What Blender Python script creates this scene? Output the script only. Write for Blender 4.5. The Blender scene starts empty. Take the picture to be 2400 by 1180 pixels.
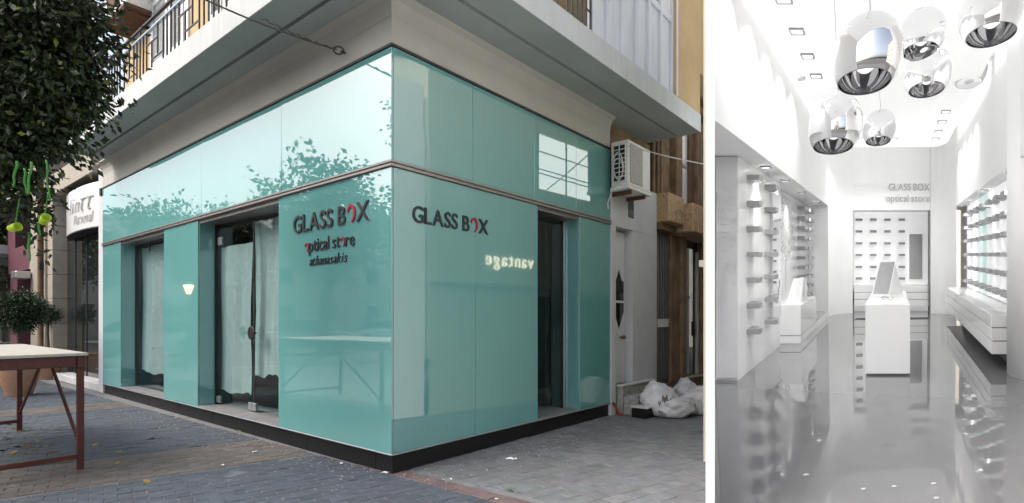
import bpy, math, random
from mathutils import Vector, Matrix
R = math.radians
random.seed(7)
sc = bpy.context.scene
COL = sc.collection

# ------------------------------------------------------------------ camera, sky, sun, exposure
F, CX, HZ, EYE = 1292.0, 1200.0, 748.0, 1.5      # focal length and horizon of the photograph in its own pixels
cam_d = bpy.data.cameras.new('camera')
cam_d.sensor_width = 36.0
cam_d.lens = F / 2400 * 36
cam_d.shift_y = (HZ - 590) / 2400
cam_d.clip_start, cam_d.clip_end = 0.05, 600
cam = bpy.data.objects.new('camera', cam_d)
cam.location = (0, 0, EYE)
cam.rotation_euler = (R(90), 0, 0)
COL.objects.link(cam)
sc.camera = cam

SUN_EL, SUN_AZ = 44.0, -110.0
world = bpy.data.worlds.new('World')
sc.world = world
world.use_nodes = True
wn = world.node_tree.nodes
sky = wn.new('ShaderNodeTexSky')
sky.sky_type = 'NISHITA'
sky.sun_disc = False
sky.sun_elevation = R(SUN_EL)
sky.sun_rotation = R(SUN_AZ)
sky.dust_density = 5.0
sky.air_density = 1.0
sky.ozone_density = 1.0
bg = wn['Background']
hsv = wn.new('ShaderNodeHueSaturation')      # thin white overcast over the clear sky
hsv.inputs['Saturation'].default_value = 0.55
world.node_tree.links.new(sky.outputs['Color'], hsv.inputs['Color'])
world.node_tree.links.new(hsv.outputs['Color'], bg.inputs['Color'])
bg.inputs['Strength'].default_value = 0.14
sun_d = bpy.data.lights.new('sun', 'SUN')
sun_d.energy = 0.5
sun_d.angle = R(30)
sun_d.color = (1.0, 0.95, 0.88)
sun = bpy.data.objects.new('sun', sun_d)
sd = Vector((math.sin(R(SUN_AZ)) * math.cos(R(SUN_EL)), math.cos(R(SUN_AZ)) * math.cos(R(SUN_EL)), math.sin(R(SUN_EL))))
sun.rotation_euler = sd.to_track_quat('Z', 'Y').to_euler()
sun.location = (-10, 0, 20)
COL.objects.link(sun)
sc.view_settings.view_transform = 'Standard'
sc.view_settings.look = 'None'
sc.view_settings.gamma = 1.0
sc.view_settings.exposure = 1.15
sc.view_settings.use_curve_mapping = False
sc.cycles.max_bounces = 12
sc.cycles.glossy_bounces = 8
sc.cycles.diffuse_bounces = 6
sc.cycles.transparent_max_bounces = 12

# ------------------------------------------------------------------ materials
def nodes_of(name):
    m = bpy.data.materials.new(name)
    m.use_nodes = True
    nt = m.node_tree
    return m, nt, nt.nodes['Principled BSDF']

def mat(name, col, rough=0.6, metal=0.0, var=0.12, scale=6.0, bump=0.0, bscale=None, ior=1.45, spots=None, attr=False, stretch=(1, 1, 1)):
    m, nt, b = nodes_of(name)
    N, L = nt.nodes, nt.links
    tc = N.new('ShaderNodeTexCoord')
    mp = N.new('ShaderNodeMapping')
    mp.inputs['Scale'].default_value = stretch
    L.new(tc.outputs['Object'], mp.inputs['Vector'])
    nz = N.new('ShaderNodeTexNoise')
    nz.inputs['Scale'].default_value = scale
    nz.inputs['Detail'].default_value = 6
    nz.inputs['Roughness'].default_value = 0.65
    L.new(mp.outputs['Vector'], nz.inputs['Vector'])
    mr = N.new('ShaderNodeMapRange')
    mr.inputs['From Min'].default_value = 0.3
    mr.inputs['From Max'].default_value = 0.7
    mr.inputs['To Min'].default_value = 1 - var
    mr.inputs['To Max'].default_value = 1 + var
    L.new(nz.outputs['Fac'], mr.inputs['Value'])
    mx = N.new('ShaderNodeMix')
    mx.data_type = 'RGBA'
    mx.blend_type = 'MULTIPLY'
    mx.inputs['Factor'].default_value = 1.0
    if attr:
        at_ = N.new('ShaderNodeAttribute')
        at_.attribute_name = 'col'
        L.new(at_.outputs['Color'], mx.inputs['A'])
    else:
        mx.inputs['A'].default_value = (*col, 1)
    L.new(mr.outputs['Result'], mx.inputs['B'])
    out = mx.outputs['Result']
    if spots:
        sc_, thr, scol = spots
        n2 = N.new('ShaderNodeTexNoise')
        n2.inputs['Scale'].default_value = sc_
        n2.inputs['Detail'].default_value = 8
        n2.inputs['Roughness'].default_value = 0.7
        L.new(mp.outputs['Vector'], n2.inputs['Vector'])
        m2 = N.new('ShaderNodeMapRange')
        m2.inputs['From Min'].default_value = thr
        m2.inputs['From Max'].default_value = thr + 0.12
        L.new(n2.outputs['Fac'], m2.inputs['Value'])
        mx2 = N.new('ShaderNodeMix')
        mx2.data_type = 'RGBA'
        L.new(m2.outputs['Result'], mx2.inputs['Factor'])
        L.new(out, mx2.inputs['A'])
        mx2.inputs['B'].default_value = (*scol, 1)
        out = mx2.outputs['Result']
    L.new(out, b.inputs['Base Color'])
    b.inputs['Roughness'].default_value = rough
    b.inputs['Metallic'].default_value = metal
    b.inputs['IOR'].default_value = ior
    if bump:
        nb = N.new('ShaderNodeTexNoise')
        nb.inputs['Scale'].default_value = bscale or scale * 4
        nb.inputs['Detail'].default_value = 5
        L.new(mp.outputs['Vector'], nb.inputs['Vector'])
        bp = N.new('ShaderNodeBump')
        bp.inputs['Strength'].default_value = bump
        bp.inputs['Distance'].default_value = 0.01
        L.new(nb.outputs['Fac'], bp.inputs['Height'])
        L.new(bp.outputs['Normal'], b.inputs['Normal'])
    return m

def emit(name, col, strength):
    m, nt, b = nodes_of(name)
    b.inputs['Base Color'].default_value = (*col, 1)
    b.inputs['Emission Color'].default_value = (*col, 1)
    b.inputs['Emission Strength'].default_value = strength
    return m

def clear_glass(name, tint=(0.85, 0.93, 0.92), ior=1.6):
    m = bpy.data.materials.new(name)
    m.use_nodes = True
    nt = m.node_tree
    N, L = nt.nodes, nt.links
    N.remove(N['Principled BSDF'])
    o = N['Material Output']
    tr = N.new('ShaderNodeBsdfTransparent')
    tr.inputs['Color'].default_value = (*tint, 1)
    gl = N.new('ShaderNodeBsdfGlossy')
    gl.inputs['Roughness'].default_value = 0.0
    fr = N.new('ShaderNodeFresnel')
    fr.inputs['IOR'].default_value = ior
    mx = N.new('ShaderNodeMixShader')
    ge = N.new('ShaderNodeNewGeometry')
    iv = N.new('ShaderNodeMath'); iv.operation = 'SUBTRACT'; iv.inputs[0].default_value = 1.0
    L.new(ge.outputs['Backfacing'], iv.inputs[1])
    mu = N.new('ShaderNodeMath'); mu.operation = 'MULTIPLY'
    L.new(fr.outputs['Fac'], mu.inputs[0]); L.new(iv.outputs[0], mu.inputs[1])
    L.new(mu.outputs[0], mx.inputs['Fac'])
    L.new(tr.outputs['BSDF'], mx.inputs[1])
    L.new(gl.outputs['BSDF'], mx.inputs[2])
    L.new(mx.outputs['Shader'], o.inputs['Surface'])
    return m

M = {}
M['teal'] = mat('back_painted_teal_glass', (0.128, 0.335, 0.325), 0.004, var=0.03, scale=0.7, ior=2.5)
_nt = M['teal'].node_tree                     # glass: faint warp of each sheet, faint smears
_N, _L, _b = _nt.nodes, _nt.links, _nt.nodes['Principled BSDF']
_tc = _N.new('ShaderNodeTexCoord')
_w = _N.new('ShaderNodeTexNoise'); _w.inputs['Scale'].default_value = 0.9; _w.inputs['Detail'].default_value = 0.5
_bp = _N.new('ShaderNodeBump'); _bp.inputs['Strength'].default_value = 0.22; _bp.inputs['Distance'].default_value = 0.012
_L.new(_tc.outputs['Object'], _w.inputs['Vector']); _L.new(_w.outputs['Fac'], _bp.inputs['Height']); _L.new(_bp.outputs['Normal'], _b.inputs['Normal'])
_s = _N.new('ShaderNodeTexNoise'); _s.inputs['Scale'].default_value = 2.3; _s.inputs['Detail'].default_value = 7; _s.inputs['Roughness'].default_value = 0.7
_mr = _N.new('ShaderNodeMapRange'); _mr.inputs['From Min'].default_value = 0.42; _mr.inputs['From Max'].default_value = 0.75; _mr.inputs['To Min'].default_value = 0.002; _mr.inputs['To Max'].default_value = 0.045
_L.new(_tc.outputs['Object'], _s.inputs['Vector']); _L.new(_s.outputs['Fac'], _mr.inputs['Value']); _L.new(_mr.outputs['Result'], _b.inputs['Roughness'])
M['granite'] = mat('black_granite', (0.012, 0.012, 0.013), 0.38, ior=1.33, var=0.4, scale=60, spots=(3.0, 0.66, (0.05, 0.048, 0.045)))
M['alu'] = mat('brushed_aluminium', (0.55, 0.56, 0.58), 0.35, 0.9, var=0.08, scale=30)
M['rail_metal'] = mat('dull_steel_trim', (0.32, 0.30, 0.29), 0.38, 0.8, var=0.12, scale=12)
M['dark_trim'] = mat('dark_trim', (0.05, 0.055, 0.055), 0.45, 0.3)
M['plaster'] = mat('cream_plaster', (0.44, 0.43, 0.39), 0.85, var=0.06, scale=2.2, bump=0.15, bscale=60)
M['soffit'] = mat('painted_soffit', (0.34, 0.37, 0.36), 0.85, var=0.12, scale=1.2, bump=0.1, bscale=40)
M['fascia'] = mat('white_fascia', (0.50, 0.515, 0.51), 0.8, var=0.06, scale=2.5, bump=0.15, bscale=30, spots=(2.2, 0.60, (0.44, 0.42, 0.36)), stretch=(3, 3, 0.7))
M['ochre'] = mat('ochre_render', (0.50, 0.36, 0.19), 0.9, var=0.10, scale=1.6, bump=0.2, bscale=50, spots=(2.2, 0.62, (0.55, 0.43, 0.28)))
M['white_paint'] = mat('white_paint', (0.60, 0.61, 0.61), 0.5, var=0.05, scale=4)
M['white_wall'] = mat('white_wall_paint', (0.52, 0.52, 0.54), 0.75, var=0.06, scale=3, bump=0.1, bscale=30, spots=(2.5, 0.68, (0.52, 0.50, 0.46)))
M['shutter'] = mat('weathered_white_boards', (0.60, 0.62, 0.66), 0.6, var=0.10, scale=8, stretch=(1, 1, 0.15))
M['black_iron'] = mat('black_iron', (0.018, 0.018, 0.022), 0.4, 0.2)
M['blue_iron'] = mat('pale_rail_top', (0.25, 0.29, 0.36), 0.3, 0.4)
M['glass'] = clear_glass('window_glass')
M['dark_glass'] = mat('dark_shop_glass', (0.014, 0.018, 0.018), 0.02, var=0.1, ior=1.7)
M['dark_in'] = mat('dark_interior', (0.05, 0.055, 0.055), 0.8)
M['teal_in'] = mat('teal_curtain', (0.10, 0.32, 0.34), 0.7, var=0.2, scale=3, stretch=(4, 4, 0.3))
M['sheet'] = mat('white_dust_sheet', (0.38, 0.395, 0.41), 0.9, var=0.08, scale=5, bump=0.25, bscale=9)
M['letter'] = mat('charcoal_letters', (0.02, 0.022, 0.028), 0.35)
M['letter_red'] = mat('crimson_letters', (0.32, 0.012, 0.04), 0.35)
M['ac'] = mat('ac_casing', (0.72, 0.72, 0.69), 0.45, var=0.07, scale=5)
M['ac_grey'] = mat('ac_front_panel', (0.36, 0.34, 0.32), 0.5)
M['rusty'] = mat('rusted_casing', (0.66, 0.66, 0.63), 0.55, spots=(5.0, 0.52, (0.26, 0.09, 0.03)))
M['rust'] = mat('rust', (0.11, 0.05, 0.03), 0.85, var=0.4, scale=20)
M['black'] = mat('black_plastic', (0.01, 0.01, 0.011), 0.5)
M['cable'] = mat('pale_cable', (0.6, 0.59, 0.56), 0.6)
M['wire'] = mat('grey_wire', (0.10, 0.095, 0.085), 0.6, 0.3)
M['brown'] = mat('brown_render', (0.22, 0.145, 0.09), 0.9, var=0.38, scale=3.5, bump=0.4, bscale=35, spots=(3.0, 0.6, (0.33, 0.21, 0.12)))
M['brown_dark'] = mat('dark_brown_render', (0.16, 0.10, 0.06), 0.9, var=0.3, scale=4, bump=0.4, bscale=35)
M['brown_wood'] = mat('brown_boards', (0.20, 0.135, 0.085), 0.92, var=0.4, scale=3.5, bump=0.6, bscale=26, stretch=(1.3, 1.3, 0.8), spots=(2.4, 0.58, (0.28, 0.21, 0.15)))
M['roughcast'] = mat('tan_roughcast', (0.44, 0.30, 0.18), 0.95, var=0.3, scale=18, bump=0.9, bscale=70)
M['grey_metal'] = mat('grey_door_metal', (0.16, 0.16, 0.16), 0.45, 0.5)
M['stone'] = mat('rough_grey_stone', (0.30, 0.30, 0.28), 0.9, var=0.35, scale=14, bump=0.8, bscale=40)
M['marble'] = mat('pale_marble', (0.55, 0.55, 0.55), 0.5, var=0.1, scale=5)
M['sill_grey'] = mat('grey_sill_stone', (0.20, 0.20, 0.205), 0.5, var=0.15, scale=8)
M['travertine'] = mat('beige_stone_tile', (0.36, 0.32, 0.26), 0.7, var=0.10, scale=7, bump=0.15, bscale=40)
M['maroon'] = mat('maroon_cladding', (0.15, 0.055, 0.075), 0.5, var=0.12, scale=4)
M['maroon_dark'] = mat('dark_maroon', (0.05, 0.02, 0.03), 0.6)
M['signwhite'] = mat('glossy_white_sign', (0.80, 0.80, 0.80), 0.04, var=0.03, ior=1.7)
M['plastic'] = mat('white_plastic_sack', (0.56, 0.55, 0.57), 0.3, var=0.14, scale=6, bump=0.5, bscale=22)
M['print'] = mat('grey_print', (0.10, 0.10, 0.12), 0.6)
M['red_pipe'] = mat('red_hose', (0.35, 0.06, 0.03), 0.5)
M['redsteel'] = mat('red_oxide_steel', (0.075, 0.016, 0.012), 0.5, var=0.25, scale=9, spots=(9, 0.68, (0.05, 0.02, 0.015)))
M['ply'] = mat('plywood', (0.44, 0.415, 0.37), 0.7, var=0.12, scale=3, stretch=(6, 1, 1), spots=(2.5, 0.64, (0.42, 0.38, 0.32)))
M['terra'] = mat('terracotta', (0.42, 0.235, 0.15), 0.85, var=0.15, scale=6, bump=0.3, bscale=30, stretch=(1, 1, 4))
M['soil'] = mat('soil', (0.04, 0.03, 0.02), 0.95)
M['bark'] = mat('bark', (0.09, 0.068, 0.05), 0.95, var=0.35, scale=8, bump=0.9, bscale=20, stretch=(3, 3, 0.6))
M['leaf'] = mat('leaves', (0.05, 0.09, 0.03), 0.45, var=0.2, scale=3, attr=True)
M['lime'] = mat('lime_green_plastic', (0.42, 0.60, 0.03), 0.4)
M['ribbon'] = mat('green_ribbon', (0.045, 0.22, 0.025), 0.5)
M['paver'] = mat('pavers', (0.2, 0.2, 0.2), 0.85, var=0.2, scale=7, bump=0.35, bscale=70, attr=True, spots=(1.6, 0.60, (0.20, 0.205, 0.22)))
M['mortar'] = mat('joint_sand', (0.18, 0.18, 0.185), 0.95, var=0.25, scale=6)
M['asphalt'] = mat('asphalt', (0.055, 0.055, 0.057), 0.9, var=0.2, scale=5, bump=0.4, bscale=80)
M['ground'] = mat('far_ground', (0.12, 0.12, 0.115), 0.95, var=0.15, scale=0.5)
M['kerb'] = mat('kerb_stone', (0.36, 0.36, 0.35), 0.9, var=0.15)
M['dead_leaf'] = mat('dead_leaves', (0.2, 0.13, 0.03), 0.8, attr=True)
M['paper'] = mat('paper_scrap', (0.75, 0.75, 0.74), 0.8)
# room
M['room'] = mat('room_white', (0.92, 0.92, 0.92), 0.55, var=0.012, scale=1.0)
M['gloss_white'] = mat('white_lacquer', (0.91, 0.91, 0.91), 0.12, var=0.01, scale=1.0)
M['room_floor'] = mat('grey_resin_floor', (0.15, 0.15, 0.153), 0.0, var=0.03, scale=0.8, ior=1.42)
_nt = M['room_floor'].node_tree               # fixed normal set so the floor's reflections run straight along the room
_cn = _nt.nodes.new('ShaderNodeCombineXYZ')
_nv = Vector((-0.0547, -0.0793, 1)).normalized()
for _k in range(3): _cn.inputs[_k].default_value = _nv[_k]
_nt.links.new(_cn.outputs[0], _nt.nodes['Principled BSDF'].inputs['Normal'])
M['tab'] = mat('grey_shelf', (0.33, 0.33, 0.335), 0.4, var=0.04)
M['gap'] = mat('shadow_gap_grey', (0.27, 0.27, 0.27), 0.6)
M['frost'] = mat('grey_frosted_glass', (0.66, 0.66, 0.665), 0.12, var=0.03, ior=1.5)
M['frost_light'] = mat('pale_frosted_glass', (0.66, 0.66, 0.665), 0.1, var=0.03, ior=1.5)
M['tree_view'] = mat('tree_view_grey', (0.60, 0.60, 0.605), 0.3, var=0.05)
M['chrome'] = mat('chrome', (0.84, 0.84, 0.845), 0.015, 1.0, var=0.01)
M['mirror'] = mat('mirror', (0.62, 0.62, 0.63), 0.01, 1.0, var=0.01)
M['lining'] = mat('satin_lamp_lining', (0.62, 0.62, 0.63), 0.22, 0.85, var=0.05)
M['backlit'] = emit('backlit_panel', (1, 1, 1), 0.16)
M['lens'] = emit('downlight_lens', (1, 1, 0.98), 1.5)
M['added_bulb'] = emit('added_bulb_glow', (1, 0.99, 0.96), 0.45)
M['lit_pane'] = emit('added_panel_glow', (0.95, 1.0, 0.97), 1.1)
M['added_cove_light'] = emit('added_cove_light', (1, 0.995, 0.98), 1.6)
M['glow_ceiling'] = emit('ceiling_added_glow', (1, 0.998, 0.99), 0.21)  # ceiling given a glow of its own to fill the room with light
M['glow_ceiling'].node_tree.nodes['Principled BSDF'].inputs['Base Color'].default_value = (0.8, 0.8, 0.8, 1)
M['room_letter'] = mat('grey_wall_letters', (0.5, 0.5, 0.51), 0.4)
M['screen'] = mat('grey_screen', (0.42, 0.42, 0.43), 0.08, ior=1.5)
# across the street
M['cream'] = mat('cream_render', (0.50, 0.47, 0.38), 0.9, var=0.1, scale=1.0)
M['palewall'] = mat('pale_cream_wall', (0.72, 0.70, 0.60), 0.9, var=0.06, scale=1.0)
M['pale'] = mat('pale_render', (0.52, 0.52, 0.48), 0.9, var=0.08, scale=0.6)
M['tanwall'] = mat('tan_render', (0.48, 0.38, 0.25), 0.9, var=0.1, scale=0.6)
M['blueband'] = mat('blue_band', (0.05, 0.10, 0.30), 0.6)
M['carwhite'] = mat('white_car_paint', (0.75, 0.76, 0.78), 0.15, var=0.02, ior=1.6)
M['cargrey'] = mat('silver_car_paint', (0.32, 0.33, 0.35), 0.2, 0.4, var=0.02)
M['carglass'] = mat('car_glass', (0.012, 0.014, 0.016), 0.03, ior=1.6)
M['rubber'] = mat('tyre_rubber', (0.015, 0.015, 0.015), 0.8)
M['warm'] = emit('warm_lamp', (1.0, 0.75, 0.35), 2.2)
M['neon'] = emit('lit_letters', (1.0, 0.95, 0.75), 1.0)

# ------------------------------------------------------------------ mesh builder
class MB:
    def __init__(self, fn=None):
        self.v, self.f, self.c = [], [], None
        self.fn = fn
    def add(self, vs, fs):
        o = len(self.v)
        self.v += [tuple(self.fn(*p)) for p in vs] if self.fn else [tuple(p) for p in vs]
        self.f += [tuple(i + o for i in q) for q in fs]
        return self
    def box(self, x0, x1, y0, y1, z0, z1, ch=0.0):
        if x0 > x1: x0, x1 = x1, x0
        if y0 > y1: y0, y1 = y1, y0
        if z0 > z1: z0, z1 = z1, z0
        if ch <= 0:
            vs = [(x0, y0, z0), (x1, y0, z0), (x1, y1, z0), (x0, y1, z0), (x0, y0, z1), (x1, y0, z1), (x1, y1, z1), (x0, y1, z1)]
            return self.add(vs, [(3, 2, 1, 0), (4, 5, 6, 7), (0, 1, 5, 4), (1, 2, 6, 5), (2, 3, 7, 6), (3, 0, 4, 7)])
        c = min(ch, (x1 - x0) * .45, (y1 - y0) * .45, (z1 - z0) * .45)
        vs = []
        X, Y, Z = (x0, x1), (y0, y1), (z0, z1)
        s = (1, -1)
        idx = {}
        for a in (0, 1):
            for b in (0, 1):
                for d in (0, 1):
                    idx[a, b, d] = len(vs)
                    vs += [(X[a], Y[b] + s[b] * c, Z[d] + s[d] * c), (X[a] + s[a] * c, Y[b], Z[d] + s[d] * c), (X[a] + s[a] * c, Y[b] + s[b] * c, Z[d])]
        fs = []
        def q(*l, flip=False):
            fs.append(tuple(reversed(l)) if flip else tuple(l))
        for a in (0, 1):
            q(idx[a, 0, 0], idx[a, 0, 1], idx[a, 1, 1], idx[a, 1, 0], flip=(a == 1))
            q(idx[0, a, 0] + 1, idx[1, a, 0] + 1, idx[1, a, 1] + 1, idx[0, a, 1] + 1, flip=(a == 1))
            q(idx[0, 0, a] + 2, idx[0, 1, a] + 2, idx[1, 1, a] + 2, idx[1, 0, a] + 2, flip=(a == 1))
        for a in (0, 1):
            for b in (0, 1):
                f_ = (a == b)
                q(idx[a, b, 0], idx[a, b, 1], idx[a, b, 1] + 1, idx[a, b, 0] + 1, flip=f_)
                q(idx[a, 0, b], idx[a, 1, b], idx[a, 1, b] + 2, idx[a, 0, b] + 2, flip=not f_)
                q(idx[0, a, b] + 1, idx[1, a, b] + 1, idx[1, a, b] + 2, idx[0, a, b] + 2, flip=f_)
        for a in (0, 1):
            for b in (0, 1):
                for d in (0, 1):
                    i = idx[a, b, d]
                    q(i, i + 1, i + 2, flip=((a + b + d) % 2 == 1))
        return self.add(vs, fs)
    def prism(self, poly, z0, z1):
        n = len(poly)
        if sum(poly[i][0] * poly[(i + 1) % n][1] - poly[(i + 1) % n][0] * poly[i][1] for i in range(n)) < 0:
            poly = poly[::-1]
        vs = [(x, y, z0) for x, y in poly] + [(x, y, z1) for x, y in poly]
        fs = [tuple(range(n - 1, -1, -1)), tuple(range(n, 2 * n))] + [(i, (i + 1) % n, n + (i + 1) % n, n + i) for i in range(n)]
        return self.add(vs, fs)
    def tube(self, pts, r, n=8):
        pts = [Vector(p) for p in pts]
        rs = r if isinstance(r, (list, tuple)) else [r] * len(pts)
        vs, fs = [], []
        up = Vector((0.13, 0.07, 1)).normalized()
        for k, p in enumerate(pts):
            t = (pts[min(k + 1, len(pts) - 1)] - pts[max(k - 1, 0)]).normalized()
            a = t.cross(up)
            if a.length < 1e-3: a = t.cross(Vector((1, 0, 0)))
            a.normalize()
            b = t.cross(a)
            for j in range(n):
                w = 2 * math.pi * j / n
                vs.append(p + (a * math.cos(w) + b * math.sin(w)) * rs[k])
        for k in range(len(pts) - 1):
            for j in range(n):
                fs.append((k * n + j, k * n + (j + 1) % n, (k + 1) * n + (j + 1) % n, (k + 1) * n + j))
        fs.append(tuple(range(n)))
        fs.append(tuple(range((len(pts) - 1) * n + n - 1, (len(pts) - 1) * n - 1, -1)))
        return self.add(vs, fs)
    def bar(self, p, q, w, h=None):
        return self.tube([p, q], (w / 2) * 1.2, 4) if h is None else self.tube([p, q], w, h)
    def lathe(self, prof, c=(0, 0, 0), n=24, sx=1.0, sy=1.0):
        vs, fs = [], []
        for r, z in prof:
            for j in range(n):
                w = 2 * math.pi * j / n
                vs.append((c[0] + r * math.cos(w) * sx, c[1] + r * math.sin(w) * sy, c[2] + z))
        for k in range(len(prof) - 1):
            for j in range(n):
                fs.append((k * n + j, k * n + (j + 1) % n, (k + 1) * n + (j + 1) % n, (k + 1) * n + j))
        return self.add(vs, fs)
    def grid(self, nu, nv, fn):
        vs = [fn(i / nu, j / nv) for j in range(nv + 1) for i in range(nu + 1)]
        fs = [(j * (nu + 1) + i, j * (nu + 1) + i + 1, (j + 1) * (nu + 1) + i + 1, (j + 1) * (nu + 1) + i) for j in range(nv) for i in range(nu)]
        return self.add(vs, fs)
    def mesh(self, name, m, smooth=False, off=None):
        me = bpy.data.meshes.new(name)
        vs = self.v if off is None else [(x - off[0], y - off[1], z - off[2]) for x, y, z in self.v]
        me.from_pydata(vs, [], self.f)
        if self.c is not None:
            a = me.attributes.new('col', 'FLOAT_COLOR', 'POINT')
            a.data.foreach_set('color', [x for c in self.c for x in (c[0], c[1], c[2], 1.0)])
        if m is not None:
            me.materials.append(M[m] if isinstance(m, str) else m)
        if smooth:
            me.polygons.foreach_set('use_smooth', [True] * len(me.polygons))
        me.update()
        return me
    def build(self, name, m, parent=None, smooth=False, off=None):
        o = bpy.data.objects.new(name, self.mesh(name, m, smooth, off))
        COL.objects.link(o)
        if parent is not None:
            o.parent = parent
        return o

def tag(o, label=None, cat=None, group=None, kind=None):
    if label: o['label'] = label
    if cat: o['category'] = cat
    if group: o['group'] = group
    if kind: o['kind'] = kind
    return o

def empty(name, loc, rz=0.0, label=None, cat=None, group=None):
    o = bpy.data.objects.new(name, None)
    o.empty_display_size = 0.2
    COL.objects.link(o)
    o.location = loc
    o.rotation_euler = (0, 0, rz)
    return tag(o, label, cat, group)

def copy_tree(o, parent=None):
    c = o.copy()
    COL.objects.link(c)
    c.parent = parent
    for ch in [x for x in COL.objects if x.parent == o]:
        copy_tree(ch, c)
    return c

def at(px, py, d):
    return Vector(((px - CX) / F * d, d, EYE + (HZ - py) / F * d))

# ------------------------------------------------------------------ frame of the corner building: x runs along its right face, y along its left face
ZC = EYE * F / (1114 - HZ)
C0 = Vector(((918 - CX) / F * ZC, ZC, 0))
TH = math.atan2(1292.0, 1062.0)
AX = Vector((math.cos(TH), math.sin(TH), 0))
BX = Vector((-math.sin(TH), math.cos(TH), 0))
def W(i, j, z=0.0):
    return C0 + AX * i + BX * j + Vector((0, 0, z))
def JL(px, i=0.0):
    r = (px - CX) / F
    p = C0 + AX * i
    return (p.x - r * p.y) / (r * BX.y - BX.x)
def IR(px, j=0.0):
    r = (px - CX) / F
    p = C0 + BX * j
    return (p.x - r * p.y) / (r * AX.y - AX.x)
def ZL(py, px, i=0.0):
    return EYE + (HZ - py) / F * W(i, JL(px, i)).y
def ZR(py, px, j=0.0):
    return EYE + (HZ - py) / F * W(IR(px, j), j).y

# ------------------------------------------------------------------ the ground
g = MB().box(-160, 160, -120, 200, -0.6, -0.035).build('ground', 'ground')
tag(g, 'plain grey ground reaching to the horizon', kind='structure')
pv = MB().box(-13.8, 9.0, -8.0, 24.0, -0.034, -0.007).build('pavement', 'mortar')
tag(pv, 'block paved pavement around the corner shop', kind='structure')
MB().box(-32, -14.05, -110, 150, -0.034, -0.11 + 0.08).build('road', 'asphalt')['kind'] = 'structure'
MB().box(-14.05, -13.8, -60, 60, -0.034, 0.02, 0.02).build('kerb', 'kerb')['kind'] = 'structure'
MB().box(-36, -32, -110, 150, -0.034, 0.1).build('far_pavement', 'kerb')['kind'] = 'structure'

def clip(poly, n, d):          # keep n.p <= d
    out = []
    for k in range(len(poly)):
        p, q = poly[k], poly[(k + 1) % len(poly)]
        a, b = n[0] * p[0] + n[1] * p[1] - d, n[0] * q[0] + n[1] * q[1] - d
        if a <= 0: out.append(p)
        if (a < 0 < b) or (b < 0 < a):
            t = a / (a - b)
            out.append((p[0] + (q[0] - p[0]) * t, p[1] + (q[1] - p[1]) * t))
    return out

def paver_mesh(poly, gap, h, tilt):
    cx = sum(p[0] for p in poly) / len(poly)
    cy = sum(p[1] for p in poly) / len(poly)
    def shrink(k):
        r = []
        for x, y in poly:
            l = math.hypot(x - cx, y - cy)
            s = max(0.2, 1 - k / l)
            r.append((cx + (x - cx) * s, cy + (y - cy) * s))
        return r
    o1, o2 = shrink(gap), shrink(gap + 0.006)
    n = len(poly)
    tz = lambda x, y, z: z + tilt[0] * (x - cx) + tilt[1] * (y - cy)
    vs = [(x, y, -0.03) for x, y in o1] + [(x, y, tz(x, y, h - 0.004)) for x, y in o1] + [(x, y, tz(x, y, h)) for x, y in o2]
    fs = [tuple(range(2 * n, 3 * n))]
    for l in (0, 1):
        fs += [(l * n + i, l * n + (i + 1) % n, (l + 1) * n + (i + 1) % n, (l + 1) * n + i) for i in range(n)]
    return vs, fs

rp = random.Random(3)
E1 = Vector((math.sin(R(53.5)), math.cos(R(53.5)), 0))
E2 = Vector((-E1.y, E1.x, 0))
PB = Vector((0.787, -0.617, 0))               # the thin pink course leaving the corner
PBN = Vector((PB.y, -PB.x, 0))                # points to the left of it
pn0 = C0.x * PBN.x + C0.y * PBN.y - 0.02
pband = 0.26
b0 = at(400, 1054, EYE * F / (1054 - HZ))
b1 = at(400, 1112, EYE * F / (1112 - HZ))
band_hi, band_lo = E2.dot(b0), E2.dot(b1)
pavers = []
def lay(ox, oy, e1, e2, lx, ly, s0, s1, t0, t1, clips, colour, bond=0.5):
    rows = int((t1 - t0) / ly)
    for r_ in range(rows):
        t = t0 + r_ * ly
        sh = (r_ % 2) * bond * lx
        for k in range(int((s1 - s0) / lx) + 1):
            s = s0 + k * lx + sh
            q = [(s, t), (s + lx, t), (s + lx, t + ly), (s, t + ly)]
            pts = [(ox + e1.x * a + e2.x * b, oy + e1.y * a + e2.y * b) for a, b in q]
            c = (sum(p[0] for p in pts) / 4, sum(p[1] for p in pts) / 4)
            if c[1] < 4.15: continue
            px = CX + F * c[0] / c[1]
            if px < -120 or px > 1720 or c[1] > 17 or (c[0] / c[1] > 0.40): continue
            d = Vector((c[0], c[1], 0)) - C0
            if d.dot(AX) > 0.12 and d.dot(BX) > 0.12: continue
            for nn, dd in clips:
                pts = clip(pts, nn, dd)
                if len(pts) < 3: break
            if len(pts) < 3: continue
            ar = abs(sum(pts[i][0] * pts[(i + 1) % len(pts)][1] - pts[(i + 1) % len(pts)][0] * pts[i][1] for i in range(len(pts)))) / 2
            if ar < 0.0015: continue
            far = c[1] > 9.5
            vs, fs = paver_mesh(pts, 0.0035, rp.gauss(-0.001, 0.0016), (rp.gauss(0, 0.008), rp.gauss(0, 0.008)))
            k_ = rp.gauss(1, 0.065)
            b = colour(c)
            pavers.append((c, vs, fs, tuple(max(0.01, ch * k_ * rp.gauss(1, 0.02)) for ch in b), px))

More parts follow.
